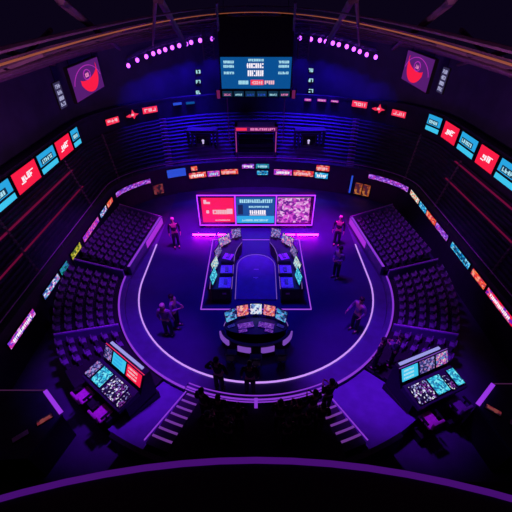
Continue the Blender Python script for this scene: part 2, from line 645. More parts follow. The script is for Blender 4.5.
# ================================================================== SEATS
def seat_mesh():
    mb = MB()
    mb.box(-.12, .12, .04, .17, .17, .20)
    mb.box(-.12, .12, .145, .175, .19, .38, Matrix.Rotation(R(-6), 4, 'X'))
    mb.box(-.135, -.12, .06, .16, .0, .25)
    mb.box(.12, .135, .06, .16, .0, .25)
    mb.box(-.025, .025, .09, .13, .0, .17)
    me = mb.mesh('stand_seat')
    me.materials.append(M['seat'])
    return me


SEAT = seat_mesh()


def put_seat(x, y, z, rz, label, group):
    o = bpy.data.objects.new('stand_seat', SEAT)
    COL.objects.link(o)
    o.location = (x, y, z)
    o.rotation_euler = (0, 0, rz)
    tag(o, label, 'seat', group)


for s in (-1, 1):
    sd = 'left' if s < 0 else 'right'
    # seat faces its local -y; outward is local +y
    for i in range(NROW):
        for j in range(11):
            x, y = side_pt(s, .24 + j * .37, .2 + DROW * i + .1)
            rz = -PI / 2 - LEAN * s if s > 0 else PI / 2 - LEAN * s
            put_seat(x, y, row_z(i), (-PI / 2 + LEAN if s > 0 else PI / 2 - LEAN),
                     'plum tip-up seat in the straight %s stand beside the big screen' % sd, 'seats of the straight %s stand' % sd)
    for k, (d0, d1) in enumerate(CURVED):
        if k == 1:
            d0 = -41 if s < 0 else -40
        for i in range(NROW):
            r = ROW0 - .16 + DROW * i + .1
            m = int((R(d1 - d0) * r - .1) / .37)
            for j in range(m):
                dg = d0 + (d1 - d0) * (j + .5) / m
                dg = mir(dg, s)
                x, y = polar(r, dg)
                put_seat(x, y, row_z(i), R(dg) - PI / 2,
                         ('plum tip-up seat in the curved middle block of the %s stand' if k == 0 else 'plum tip-up seat close behind the production desk, %s stand') % sd,
                         ('seats of the curved %s block' if k == 0 else 'seats by the %s production desk') % sd)

# ================================================================== STAIRS beside the spectators
for s in (-1, 1):
    sd = 'left' if s < 0 else 'right'
    t = empty('staircase', (0, 0, 0), label='dark stair with violet lit step edges, %s of the standing spectators' % sd, cat='stairs')
    A0, A1 = (247.9, 252.8) if s < 0 else (287.2, 292.1)
    for i in range(7):
        r0, r1 = 5.84 + .27 * i, 5.84 + .27 * (i + 1)
        mb = MB(); mb.band(arc(r0, A0, A1, 4), arc(r1, A0, A1, 4), -0.055, .08 + .1 * i); mb.build('step', M['tread'], t)
        mb = MB(); mb.band(arc(r0, A0 + .3, A1, 4), arc(r0 + .06, A0 + .3, A1, 4), .081 + .1 * i, .095 + .1 * i); mb.build('step_light', M['nosing'], t)
    ao = A0 - .15 if s < 0 else A1 + .15
    mb = MB(); mb.tube([(*polar(5.84, ao), .14), (*polar(7.72, ao), .82)], .022, 6); mb.build('edge_light', M['e_curb'], t)

# ================================================================== BIG STAGE SCREEN
rng = random.Random(3)
t = empty('stage_screen', (0, 15.0, 0), label='wide screen wall with red, blue and pink pictures in a violet lit frame', cat='screen')
mb = MB(); mb.box(-3.2, 3.2, .06, .4, .22, 2.12); mb.box(-2.9, 2.9, .1, .6, 0, .22); mb.build('housing', M['black'], t, bevel=.02)
mb = MB()
for z0, z1 in ((.22, .262), (2.078, 2.12)):
    mb.box(-3.2, 3.2, .02, .06, z0, z1)
for x0, x1 in ((-3.2, -3.155), (3.155, 3.2)):
    mb.box(x0, x1, .02, .06, .285, 2.055)
mb.build('lit_frame', M['e_frame'], t)
M['led_pinkpic'] = led('pink picture', [(.85, .12, .75), (.25, .02, .35), (1, .6, .95), (.5, .04, .5), (.12, .01, .25), (.9, .3, .8)], .75, 8, 9, 1.3)
t.scale = (.94, 1, .955)
redp = panel('red_panel', M['e_red'], t, -2.98, -1.2, .45, 1.95, .03, .03)
mb = MB(); glyphs(mb, -2.4, .98, .85, .26, 9, rng, .02, .3); mb.box(-1.62, -1.3, .02, .03, .98, 1.3); mb.build('lettering', M['e_pale'], redp)
mb = MB(); mb.box(-2.75, -2.6, .02, .03, 1.02, 1.2); mb.build('emblem', M['e_pale'], redp)
mb = MB(); mb.box(-2.85, -2.5, .02, .03, 1.6, 1.72); mb.box(-2.85, -2.7, .02, .03, 1.72, 1.84); mb.build('emblem', M['e_pale'], redp)
mb = MB(); glyphs(mb, -2.3, .56, .85, .06, 16, rng, .02, .3); mb.build('lettering', M['e_pale'], redp)
blup = panel('blue_panel', M['e_blue'], t, -1.08, 1.02, .4, 1.98, .03, .03)
panel('cyan_field', M['e_cyan'], blup, -1.08, 1.02, .4, .85, .024, .004)
mb = MB(); glyphs(mb, -.9, 1.68, 1.8, .2, 16, rng, .018, .25); mb.build('lettering', M['e_ltcyan'], blup)
mb = MB(); glyphs(mb, -.4, 1.38, 1.1, .1, 14, rng, .018, .3); mb.build('lettering', M['e_ltcyan'], blup)
mb = MB(); glyphs(mb, -.36, .98, .9, .24, 8, rng, .018, .25); mb.box(-.36, .56, .018, .024, .9, .94); mb.build('lettering', M['e_white'], blup)
mb = MB(); glyphs(mb, -.8, .52, 1.5, .13, 18, rng, .014, .22); mb.build('lettering', M['e_ltcyan'], blup)
mb = MB(); mb.box(-1.0, -.72, .018, .024, .95, 1.55); mb.build('dark_mark', M['e_navy'], blup)
panel('pink_panel', M['led_pinkpic'], t, 1.18, 2.96, .42, 1.95, .03, .03)
for x in (-1.14, 1.1):
    mb = MB(); mb.box(x - .03, x + .03, .02, .06, .262, 2.078); mb.build('divider', M['e_frame'], t)
for x0, x1, lab in ((-3.3, -2.12, 'long hot pink light tube on the floor under the red end of the screen'), (-2.0, -1.58, 'short hot pink light tube by the upper left desk'),
                    (1.48, 2.04, 'short hot pink light tube by the upper right desk'), (2.15, 3.25, 'long hot pink light tube on the floor under the pink picture')):
    t = empty('light_bar', ((x0 + x1) / 2, 14.35, 0), label=lab, cat='light')
    w = (x1 - x0) / 2
    mb = MB(); mb.box(-w, w, -.05, .08, 0.0, .05); mb.build('housing', M['black2'], t)
    mb = MB(); mb.tube([(-w, 0, .085), (w, 0, .085)], .045, 10); mb.build('tube', M['e_pink'], t)

# ================================================================== DESKS ON THE STAGE
LEDC = {
    'cyan': led('cyan game picture', [(.02, .35, .6), (.05, .7, .9), (.2, .9, 1), (.01, .15, .35)], .9, 20, 20, 2.1),
    'pale': led('pale game picture', [(.6, .9, .8), (.1, .4, .5), (.9, .8, .6), (.15, .2, .5), (.3, .7, .8)], .9, 20, 20, 4.7),
    'mix': led('busy game picture', [(.8, .2, .4), (.2, .1, .5), (.8, .6, .7), (.1, .3, .6), (.05, .02, .2), (.5, .1, .6)], .9, 20, 20, 7.1),
    'red': led('red game picture', [(.9, .15, .12), (.95, .5, .4), (.4, .05, .15), (.8, .3, .5)], .9, 16, 16, 9.9),
    'white': led('white blue game picture', [(.7, .85, 1), (.15, .3, .7), (.9, .8, .9), (.1, .1, .35)], .9, 14, 12, 11.2),
    'blue': led('blue game picture', [(.05, .3, .75), (.1, .6, .9), (.02, .08, .3), (.3, .4, .9), (.02, .02, .1)], .8, 10, 14, 3.3),
    'night': led('dark blue picture', [(.02, .03, .15), (.08, .06, .3), (.3, .3, .7), (.02, .02, .08), (.5, .2, .5)], .9, 18, 22, 5.4),
}


def monitor(loc, yaw, w, h, mat, label, tilt=0.0, group=None, foot=.12):
    t = empty('monitor', (loc[0], loc[1], loc[2] + .004), (0, 0, yaw), label, 'monitor', group)
    mb = MB(); mb.box(-.1, .1, -.05, .09, 0, .015); mb.box(-.02, .02, .04, .06, .015, foot + h * .4); mb.build('stand', M['black2'], t)
    mx = Matrix.Translation((0, 0, foot)) @ Matrix.Rotation(-tilt, 4, 'X')
    mb = MB(); mb.box(-w / 2, w / 2, .0, .035, 0, h, mx); h_ = mb.build('housing', M['black'], t)
    mb = MB()
    g = .012
    q = [mx @ Vector(p) for p in ((-w / 2 + g, -.004, g), (w / 2 - g, -.004, g), (w / 2 - g, -.004, h - g), (-w / 2 + g, -.004, h - g))]
    q2 = [mx @ Vector((p[0], .002, p[2])) for p in ((-w / 2 + g, 0, g), (w / 2 - g, 0, g), (w / 2 - g, 0, h - g), (-w / 2 + g, 0, h - g))]
    mb.quad(*q, [(0, 0), (w, 0), (w, h), (0, h)])
    for i in range(4):
        j = (i + 1) % 4
        mb.quad(q[i], q2[i], q2[j], q[j], [(0, 0)] * 4)
    mb.build('screen', mat, t)
    return t


def keyboard(loc, yaw, label, w=.34, d=.12, group=None):
    t = empty('keyboard', loc, (0, 0, yaw), label, 'keyboard', group)
    mb = MB(); mb.box(-w / 2, w / 2, -d / 2, d / 2, 0, .018); mb.build('case', M['black2'], t)
    mb = MB()
    for r_ in range(4):
        for c in range(11):
            x = -w / 2 + .015 + c * (w - .03) / 11
            y = -d / 2 + .01 + r_ * (d - .02) / 4
            mb.box(x, x + (w - .03) / 11 - .006, y, y + (d - .02) / 4 - .006, .018, .026)
    mb.build('keycap_pattern', M['key'], t)
    return t


def slab(name, loc, yaw, sx, sy, sz, mat, label, cat, group=None, bevel=.005):
    mb = MB(); mb.box(-sx / 2, sx / 2, -sy / 2, sy / 2, 0, sz)
    o = mb.build(name, mat, bevel=bevel)
    o.location = loc
    o.rotation_euler = (0, 0, yaw)
    return tag(o, label, cat, group)


DH = .74
for s in (-1, 1):
    sd = 'left' if s < 0 else 'right'
    out = [(1.84, 9.6), (1.9, 10.6), (1.88, 11.6), (1.7, 12.4), (1.3, 13.0), (.72, 13.35)]
    inn = [(.97, 9.6), (.97, 10.4), (.97, 11.2), (.96, 11.8), (.86, 12.3), (.66, 12.78)]
    P = lambda L: [(s * x, y - 11.0) for x, y in L]
    t = empty('player_desk', (0, 11.0, 0), label='dark curved player desk on the %s side of the square' % sd, cat='desk')
    mb = MB(); mb.band(P([(x - .05, y) for x, y in out]), P([(x + .05, y) for x, y in inn]), 0, DH - .04); mb.build('base', M['black'], t)
    mb = MB(); mb.band(P(out), P(inn), DH - .04, DH); mb.build('desktop', M['desk'], t)
    mb = MB(); mb.tube([(s * x, y - 11.0, DH + .005) for x, y in inn], .014, 6); mb.build('edge_light', M['e_table'], t)
    mb = MB(); mb.tube([(s * x, y - 11.0, DH + .005) for x, y in out], .012, 6); mb.build('edge_light', M['e_table'], t)
    mb = MB(); mb.box(s * 1.28 - .08, s * 1.28 + .08, -1.412, -1.40, .45, .53); mb.build('logo', M['pad'], t)
    for y in (10.36, 11.16):
        mb = MB(); mb.box(min(s * .95, s * 1.5), max(s * .95, s * 1.5), y - 11.03, y - 10.97, DH, DH + .16); mb.build('divider', M['black'], t)
    yw = PI / 2 * -s            # monitors face the middle: local -y towards x=0
    yin = -PI / 2 if s < 0 else PI / 2
    yin = -yin
    def ang(s, dx, dy):
        """yaw so that the local -y points along (dx,dy)"""
        return math.atan2(dx, -dy)
    monitor((s * 1.66, 9.98, DH), ang(s, -s, -.2), .66, .46, LEDC['cyan'], 'bright cyan monitor at the near end of the %s player desk' % sd, .2)
    monitor((s * 1.68, 10.74, DH), ang(s, -s, -.25), .66, .46, LEDC['pale'], 'pale green and white monitor second along the %s player desk' % sd, .2)
    monitor((s * 1.62, 11.62, DH), ang(s, -s * .95, -.3), .62, .44, LEDC['night'], 'dim blue monitor on the bend of the %s player desk' % sd, .2)
    monitor((s * 1.4, 12.42, DH), ang(s, -s * .7, -.7), .66, .46, LEDC['mix'], 'red and white speckled monitor near the far end of the %s player desk' % sd, .25)
    monitor((s * .92, 12.98, DH), ang(s, -s * .3, -1), .46, .46, LEDC['night'], 'pale-edged dark monitor at the far end of the %s player desk' % sd, .25)
    for (x, y, yy, lab, dx, dy) in ((1.26, 9.98, .62, 'near end', -s, 0), (1.26, 10.76, .62, 'second place', -s, 0), (1.25, 11.68, .42, 'bend', -s * .95, -.3)):
        a = ang(s, dx, dy)
        slab('desk_mat', (s * x, y, DH + .003), a, yy, .5 if yy > .5 else .4, .012, M['pad'], 'purple desk mat at the %s of the %s player desk' % (lab, sd), 'desk mat')
        keyboard((s * (x - .02), y + .02, DH + .017), a, 'small keyboard on the purple mat at the %s of the %s player desk' % (lab, sd), .3)
# rounded floor panel in the middle
pts = [(-.86, -1.3), (-.88, .2)] + [(.88 * math.cos(a), .85 + .85 * math.sin(a)) for a in [PI - PI * i / 16 for i in range(17)]] + [(.88, .2), (.86, -1.3)]
t = empty('podium', (0, 11.0, 0), label='low blue round-backed podium floor between the two player desks', cat='podium')
mb = MB(); mb.prism(pts[::-1], 0, .06); mb.build('platform', M['walk'], t)
mb = MB(); mb.tube([(x, y, .065) for x, y in pts], .014, 6); mb.build('edge_light', M['e_table'], t)
mb = MB(); mb.box(-.1, .12, .58, .62, .06, .066); mb.box(-.12, .1, .02, .06, .06, .066); mb.box(-.03, .03, -.04, -.01, .06, .066); mb.build('floor_mark', M['key'], t)
rr = random.Random(8)
mb = MB()
for i in range(14):
    x, y = rr.uniform(-.75, .6), rr.uniform(-1.25, -.9)
    mb.box(x, x + rr.uniform(.03, .14), y, y + .02, .06, .07)
mb.build('cable_clutter', M['beam'], t)

# ---- analyst desk in front
AX, AY = 0.0, 7.55


def ell(rx, ry, d0, d1, n=20, cy=0.0):
    return [(rx * math.cos(R(d0 + (d1 - d0) * i / n)), cy + ry * math.sin(R(d0 + (d1 - d0) * i / n))) for i in range(n + 1)]


t = empty('analyst_desk', (AX, AY, 0), label='dark crescent-shaped desk carrying five monitors at the front of the stage', cat='desk')
mb = MB(); mb.prism(ell(1.08, .62, 0, 180, 24, .15) + ell(1.08, .3, 180, 360, 24, .15)[1:-1], 0, .70); mb.build('base', M['black'], t)
mb = MB(); mb.prism(ell(1.14, .68, 0, 180, 24, .15) + ell(1.14, .36, 180, 360, 24, .15)[1:-1], .70, .76); mb.build('desktop', M['desk'], t)
mb = MB(); mb.tube([(x, y, .77) for x, y in ell(1.13, .67, 0, 180, 24, .15)], .014, 6); mb.build('edge_light', M['e_table'], t)
# curved counter in front with lit arms and panels
for d0, d1, nm in ((186, 222, 'lit_arm'), (318, 354, 'lit_arm'), (240, 262, 'lit_panel'), (278, 300, 'lit_panel')):
    if nm == 'lit_arm':
        a, b = ell(1.24, .74, d0, d1, 12, .1), ell(1.30, .80, d0, d1, 12, .1)
        mb = MB(); mb.band(a, b, .42, .66)
    else:
        a, b = ell(1.24, .74, d0, d1, 12, .1), ell(1.27, .77, d0, d1, 12, .1)
        mb = MB(); mb.band(a, b, .30, .58)
    mb.build(nm, M['e_rimlight'], t)
mb = MB(); mb.band(ell(1.12, .62, 184, 356, 40, .1), ell(1.235, .735, 184, 356, 40, .1), 0, .66); mb.build('front_counter', M['black'], t)
mons = [(-.86, .34, 32, 'blue', 'blue and white monitor at the left end of the front desk arc'), (-.46, .56, 14, 'red', 'red monitor left of the white one on the front desk'),
        (0, .63, 0, 'white', 'white and blue monitor in the middle of the front desk'), (.46, .56, -14, 'red', 'red monitor right of the white one on the front desk'),
        (.86, .34, -32, 'blue', 'blue and white monitor at the right end of the front desk arc')]
for x, y, dg, mt, lab in mons:
    monitor((AX + x, AY + y - .02, .76), R(-dg) * -1, .43, .44, LEDC[mt], lab, .3, foot=.1)
for x, y, dg, w, lab in ((-.36, .16, 12, .56, 'purple control surface left of centre on the front desk'), (.36, .16, -12, .56, 'purple control surface right of centre on the front desk'),
                         (-.45, -.08, 14, .3, 'small purple button panel before the left control surface'), (.45, -.08, -14, .3, 'small purple button panel before the right control surface')):
    t = empty('control_surface', (AX + x, AY + y, .764), (0, 0, R(dg)), lab, 'control panel')
    dd = .24 if w > .4 else .13
    mb = MB(); mb.box(-w / 2, w / 2, -dd / 2, dd / 2, 0, .03); mb.build('case', M['pad'], t)
    mb = MB(); a_, b_ = w / 2 - .01, dd / 2 - .01; mb.quad((-a_, -b_, .034), (a_, -b_, .034), (a_, b_, .034), (-a_, b_, .034), [(0, 0), (w, 0), (w, dd), (0, dd)]); mb.build('glow_key_field', M['e_console_glow'], t)
    mb = MB()
    for c in range(int(w / .06)):
        for q in range(int(dd / .06)):
            if (c * 3 + q * 5) % 4:
                mb.box(-w / 2 + .02 + c * .06, -w / 2 + .05 + c * .06, -dd / 2 + .02 + q * .06, -dd / 2 + .045 + q * .06, .03, .045)
    mb.build('button_pattern', M['key'], t)
keyboard((AX - .87, AY + .14, .764), R(28), 'grey keyboard at the left end of the front desk', .3, .14)
keyboard((AX + .87, AY + .14, .764), R(-28), 'grey keyboard at the right end of the front desk', .3, .14)


def office_chair(loc, yaw, label, fab, h=1.0, wd=1.0):
    """seat opens to local +y (the sitter looks along +y)"""
    t = empty('office_chair', loc, (0, 0, yaw), label, 'chair')
    t.scale = (wd, 1, 1)
    mb = MB(); mb.box(-.21, .21, -.2, .22, .42, .5); mb.build('seat', fab, t, bevel=.03)
    mb = MB(); mb.box(-.19, .19, -.26, -.18, .5, h); mb.build('backrest', fab, t, bevel=.03)
    mb = MB(); mb.tube([(0, 0, .08), (0, 0, .42)], .03, 8); mb.build('gas_lift', M['black2'], t)
    mb = MB()
    for k in range(5):
        a = 2 * PI * k / 5 + .3
        mb.tube([(0, 0, .09), (.27 * math.cos(a), .27 * math.sin(a), .06)], .025, 6, .018)
        mb.ball((.27 * math.cos(a), .27 * math.sin(a), .03), .03, .03, .03, 6, 4)
    mb.build('wheel_base', M['black2'], t)
    for q in (-1, 1):
        mb = MB(); mb.box(q * .25 - .03, q * .25 + .03, -.14, .12, .63, .67); mb.box(q * .25 - .015, q * .25 + .015, -.03, .02, .47, .63); mb.build('armrest', M['black2'], t)
    return t


for x, y, lab in ((-.84, AY - .84, 'black office chair left of both lit panels of the front desk'), (0.0, AY - 1.02, 'black office chair between the two lit panels of the front desk'),
                  (.84, AY - .84, 'black office chair right of both lit panels of the front desk')):
    office_chair((x, y, 0), 0, lab, M['black'], .80, .72)

# ================================================================== PRODUCTION DESKS in the stands
for s in (-1, 1):
    sd = 'left' if s < 0 else 'right'
    # local x along the desk, local -y away from the stage (towards the operators)
    c = Vector((-3.95, 5.62, .5)) if s < 0 else Vector((4.97, 5.6, .5))
    tang = Vector((.80, -.60, 0)).normalized() if s < 0 else Vector((.926, .378, 0)).normalized()
    yaw = math.atan2(tang.y, tang.x)
    where = 'beside the %s stand' % sd
    base = empty('production_desk', c, (0, 0, yaw), 'black production desk with a tall sloping screen bank %s' % where, 'desk')
    mb = MB(); mb.box(-.92, .92, -.6, .42, -.555, 0); mb.build('plinth', M['black'], base)
    mb = MB(); mb.box(-.9, .9, -.6, .38, 0, .5); mb.build('cabinet', M['black'], base)
    # sloping back rack
    mb = MB(); mb.hexa([(-.9, -.1, .5), (.9, -.1, .5), (.9, .38, .5), (-.9, .38, .5), (-.9, .2, 1.12), (.9, .2, 1.12), (.9, .38, 1.12), (-.9, .38, 1.12)]); mb.build('screen_rack', M['black2'], base)
    mb = MB(); mb.hexa([(-.9, -.8, .5), (.9, -.8, .5), (.9, -.12, .5), (-.9, -.12, .5), (-.9, -.8, .62), (.9, -.8, .62), (.9, -.12, .72), (-.9, -.12, .72)]); mb.build('desktop', M['desk'], base)
    mb = MB(); mb.box(-.8, .7, .26, .34, 1.121, 1.16); mb.build('light_strip', em('cool strip light %s' % sd, (.42, .42, 1.0), .75), base)
    mb = MB(); mb.tube([(-.9, .19, 1.135), (.9, .19, 1.135)], .012, 6); mb.build('edge_light', M['e_redsign'] if s < 0 else M['e_rimlight'], base)
    mx = Matrix.Translation(c) @ Matrix.Rotation(yaw, 4, 'Z')
    sl = math.atan2(.3, .62)

    def bank(x0, x1, mat, lab, extra=None):
        w = x1 - x0
        o = empty('bank_screen', mx @ Vector(((x0 + x1) / 2, -.012, .735)), label=lab, cat='screen')
        o.rotation_euler = (Matrix.Rotation(yaw, 3, 'Z') @ Matrix.Rotation(-sl, 3, 'X')).to_euler()
        mb = MB(); mb.box(-w / 2, w / 2, -.035, 0, 0.0, .44); mb.build('housing', M['black'], o)
        p = panel('picture', mat, o, -w / 2 + .02, w / 2 - .02, .015, .425, -.04, .004)
        if extra:
            r2 = random.Random(len(lab))
            for j in range(3):
                mb = MB(); glyphs(mb, -w / 2 + .08, .07 + j * .12, w * .6, .06, 9, r2, -.004, .3)
                for v in mb.v:
                    v.y -= .0405
                mb.build('lettering', extra, p)
        return o
    if s < 0:
        bank(-.88, -.5, LEDC['night'], 'dark blue screen at the far end of the left screen bank')
        bank(-.47, .17, M['e_cyan_b'], 'bright cyan screen in the middle of the left screen bank', M['e_cyan'])
        bank(.2, .89, M['e_red'], 'red screen at the near end of the left screen bank', M['e_pale'])
    else:
        bank(-.88, -.26, M['e_cyan_b'], 'bright cyan screen at the near end of the right screen bank', M['e_ltcyan'])
        bank(-.23, .36, LEDC['night'], 'dark blue screen in the middle of the right screen bank')
        bank(.39, .88, LEDC['mix'], 'pink and blue screen at the far end of the right screen bank')
    # things lying on the sloping desktop
    tilt2 = math.atan2(.1, .68)

    def on_desk(name, x, y, lab, cat):
        z = .62 + .1 * (y + .8) / .68
        o = empty(name, mx @ Vector((x, y, z + .002)), label=lab, cat=cat)
        o.rotation_euler = (Matrix.Rotation(yaw, 3, 'Z') @ Matrix.Rotation(tilt2, 3, 'X')).to_euler()
        return o
    for (x, w, mt, lab) in ((-.33 if s < 0 else .08, .48, 'cyan', 'cyan touch monitor lying in the middle of the %s production desk' % sd), (-.75 if s < 0 else .73, .3, 'night' if s < 0 else 'cyan', ('dark touch monitor at the far end of the left production desk' if s < 0 else 'cyan touch monitor at the far end of the right production desk'))):
        o = on_desk('touch_monitor', x, -.46, lab, 'monitor')
        mb = MB(); mb.box(-w / 2, w / 2, -.26, .26, 0, .04); mb.build('housing', M['black'], o)
        q = MB(); w2 = w / 2 - .02
        q.quad((-w2, -.24, .045), (w2, -.24, .045), (w2, .24, .045), (-w2, .24, .045), [(0, 0), (w, 0), (w, .48), (0, .48)])
        q.build('picture', LEDC[mt], o)
    o = on_desk('mixing_console', .3 if s < 0 else -.5, -.46, 'mixing console covered in white lit keys, %s production desk' % sd, 'console')
    mb = MB(); mb.box(-.32, .32, -.28, .26, 0, .035); mb.build('case', M['black2'], o)
    mb = MB(); mb.quad((-.31, -.27, .04), (.31, -.27, .04), (.31, .25, .04), (-.31, .25, .04), [(0, 0), (.62, 0), (.62, .52), (0, .52)]); mb.build('glow_key_field', M['e_buttons'], o)
    o = on_desk('mixing_console', .77 if s < 0 else .44, -.5, 'narrow button panel next to the big console, %s production desk' % sd, 'console')
    mb = MB(); mb.box(-.1, .1, -.24, .2, 0, .035); mb.build('case', M['black2'], o)
    mb = MB(); mb.quad((-.09, -.23, .04), (.09, -.23, .04), (.09, .19, .04), (-.09, .19, .04), [(3, 0), (3.18, 0), (3.18, .42), (3, .42)]); mb.build('glow_key_field', M['e_buttons'], o)
    for x, y, nm in (((-.56, -1.04, 'far'), (.32, -1.04, 'near')) if s < 0 else ((-.62, -1.04, 'near'), (.42, -1.04, 'far'))):
        p = mx @ Vector((x, y, 0))
        bright = s < 0 or nm == 'near'
        office_chair((p.x, p.y, .28), yaw, ('pink' if bright else 'plum') + ' office chair at the %s end of the %s production desk' % (nm, sd), M['pinkfab'] if bright else M['cloth_plum'], .78)
        slab('riser', (p.x, p.y, -.06), yaw, .58, .4, .34, M['black'], 'black riser under the chair at the %s end of the %s production desk' % (nm, sd), 'riser', bevel=0)

# ================================================================== LOWER RIBBON SIGNS
def rib_led(key, cols, seed, st=.95):
    cols = [tuple(c ** 1.5 for c in q) for q in cols]
    M[key] = led('ribbon ' + key, cols, st, 9, 14, seed)


rib_led('r_pinkblue', [(.8, .08, .5), (.35, .1, .8), (.9, .5, .9), (.15, .08, .6), (.7, .1, .6)], 1.1)
rib_led('r_whitecy', [(.8, .85, 1), (.15, .5, .75), (.7, .25, .6), (.1, .15, .5)], 2.2)
rib_led('r_teal', [(.03, .35, .4), (.05, .5, .5), (.01, .1, .15), (.1, .3, .6)], 3.3)
rib_led('r_yellow', [(.6, .55, .05), (.4, .45, .05), (.8, .7, .2), (.15, .2, .05)], 4.4)
rib_led('r_magenta', [(.75, .05, .5), (.3, .08, .7), (.85, .3, .7), (.45, .1, .75)], 5.5)
rib_led('r_redorange', [(.9, .1, .08), (.95, .35, .15), (.7, .08, .2), (.95, .5, .4)], 6.6)
rib_led('r_violet', [(.4, .15, .8), (.7, .4, .95), (.2, .06, .5), (.6, .1, .6)], 7.7)
rib_led('r_cyan', [(.03, .45, .75), (.1, .65, .9), (.02, .2, .5), (.4, .8, .95)], 8.8)
rib_led('r_multi', [(.9, .75, .6), (.3, .8, .7), (.9, .3, .2), (.9, .9, .9)], 9.9)
rib_led('r_red', [(.95, .04, .12), (.8, .03, .2), (.9, .3, .5), (.3, .05, .6)], 10.3)
ZR0, ZR1 = 1.04, 1.34


def side_y(u, a=7.9, z=1.2):
    depth = F * a / abs(256 - u)
    return (depth - (CAMZ - z) * SP) / CP


def ribbon_piece(pts, z0, z1, mat, label, name='ribbon_sign', cat='led sign', text=None, seed=1, th=.07, rows=1):
    """a lit sign following the polyline pts (points on the wall face), standing th proud of it towards the stage"""
    mid = Vector(((pts[0][0] + pts[-1][0]) / 2, (pts[0][1] + pts[-1][1]) / 2, z0))
    t = empty(name, mid, label=label, cat=cat)
    c = Vector((0, 12.0))

    def inward(i):
        a = Vector(pts[max(i - 1, 0)]); b = Vector(pts[min(i + 1, len(pts) - 1)])
        d = (b - a).normalized()
        nrm = Vector((-d.y, d.x))
        if nrm.dot(c - Vector(pts[i])) < 0:
            nrm = -nrm
        return nrm
    w0 = [Vector(p) + inward(i) * .012 for i, p in enumerate(pts)]
    w1 = [Vector(p) + inward(i) * th for i, p in enumerate(pts)]
    w2 = [Vector(p) + inward(i) * (th + .006) for i, p in enumerate(pts)]
    L = lambda W: [(p.x - mid.x, p.y - mid.y) for p in W]
    mb = MB(); mb.band(L(w0), L(w1), 0, z1 - z0); mb.build('housing', M['black'], t)
    mb = MB()
    q = L(w2)
    q1 = L(w1)
    acc = 0
    g = .015
    for i in range(len(q) - 1):
        l = (Vector(q[i + 1]) - Vector(q[i])).length
        mb.quad((*q[i], g), (*q[i + 1], g), (*q[i + 1], z1 - z0 - g), (*q[i], z1 - z0 - g), [(acc, 0), (acc + l, 0), (acc + l, z1 - z0), (acc, z1 - z0)])
        acc += l
    p = mb.build('lit_face', mat, t)
    if text is not None:
        r2 = random.Random(seed)
        a, b = Vector((*q[0], 0)), Vector((*q[-1], 0))
        # the lettering reads from the stage: walk from the left end as seen from the stage
        d = (b - a).normalized()
        nrm = Vector((-d.y, d.x, 0))
        inw = inward(len(pts) // 2)
        if nrm.x * inw.x + nrm.y * inw.y > 0:
            a, b = b, a
            d = -d
        nrm = Vector((inw.x, inw.y, 0))
        mb = MB()
        Lh, H = (b - a).length, z1 - z0
        for k in range(rows):
            hh = H * .5 / rows
            glyphs(mb, Lh * .14, H * (.25 + k * .5 / rows * 1.2), Lh * .72, hh * .8, max(4, int(Lh / (hh * .7))), r2, -.004, .28)
        for v in mb.v:
            w = a + d * v.x + nrm * (.002 - v.y) + Vector((0, 0, v.z))
            v.xyz = w
        mb.build('lettering', text, p)
    return t


def side_piece(s, u0, u1, mat, label, **kw):
    a, dz = (7.9, 0) if s < 0 else (8.6, .21)
    y0, y1 = side_y(u0, a, 1.19 + dz), side_y(u1, a, 1.19 + dz)
    n = 3
    return ribbon_piece([(s * a, y0 + (y1 - y0) * i / n) for i in range(n + 1)], ZR0 + dz, ZR1 + dz, mat, label, **kw)


def arc_piece(u0, u1, z0, z1, mat, label, d=LOW, n=5, **kw):
    t0, t1 = arc_t(d, u0, (z0 + z1) / 2), arc_t(d, u1, (z0 + z1) / 2)
    return ribbon_piece([on_arc(d, t0 + (t1 - t0) * i / n) for i in range(n + 1)], z0, z1, mat, label, **kw)


side_piece(-1, 7, 32, M['r_pinkblue'], 'long pink and violet ribbon sign nearest on the left wall', text=M['e_white'], seed=5)
side_piece(-1, 42, 57, M['r_whitecy'], 'white, pink and cyan ribbon sign beside the long pink one')
side_piece(-1, 59, 66, M['r_teal'], 'small teal ribbon sign on the left wall')
side_piece(-1, 70, 79, M['r_yellow'], 'yellow ribbon sign on the left wall')
side_piece(-1, 82, 97, M['r_magenta'], 'magenta and violet ribbon sign past the yellow one')
side_piece(-1, 99, 105, M['r_whitecy'], 'small white and cyan ribbon sign before the left back corner')
side_piece(-1, 106, 111, M['r_redorange'], 'small pink-red ribbon sign in the left back corner')
side_piece(1, 411, 420, M['r_multi'], 'small white and orange ribbon sign in the right back corner')
side_piece(1, 421, 427.5, M['r_cyan'], 'small cyan ribbon sign on the right wall next to a red one')
side_piece(1, 428, 437, M['r_redorange'], 'red and orange ribbon sign on the right wall')
side_piece(1, 437.5, 449, M['r_violet'], 'violet ribbon sign on the right wall beside the red one')
side_piece(1, 453, 471, M['r_cyan'], 'long cyan ribbon sign on the right wall', text=M['e_navy'], seed=9)
side_piece(1, 474, 487, M['r_redorange'], 'orange and pink ribbon sign past the long cyan one')
side_piece(1, 489, 516, M['r_red'], 'long red and blue ribbon sign nearest on the right wall', text=M['e_white'], seed=2)
arc_piece(115, 150, ZR0, ZR1, M['r_violet'], 'curved violet and pink ribbon sign in the left back bend', n=8)
arc_piece(369, 409, 1.3, 1.6, M['r_violet'], 'curved violet and white ribbon sign in the right back bend', n=8)
arc_piece(167, 185.5, 1.08, 1.62, M['e_bluesign'], 'plain blue sign on the back wall left of the stage screen')
arc_piece(189, 206, .82, 1.22, M['r_redorange'], 'pink and white sign over the red end of the stage screen', text=M['e_white'], seed=4)
arc_piece(191, 197, 1.32, 1.64, M['r_redorange'], 'tiny red sign above the pink and white one')
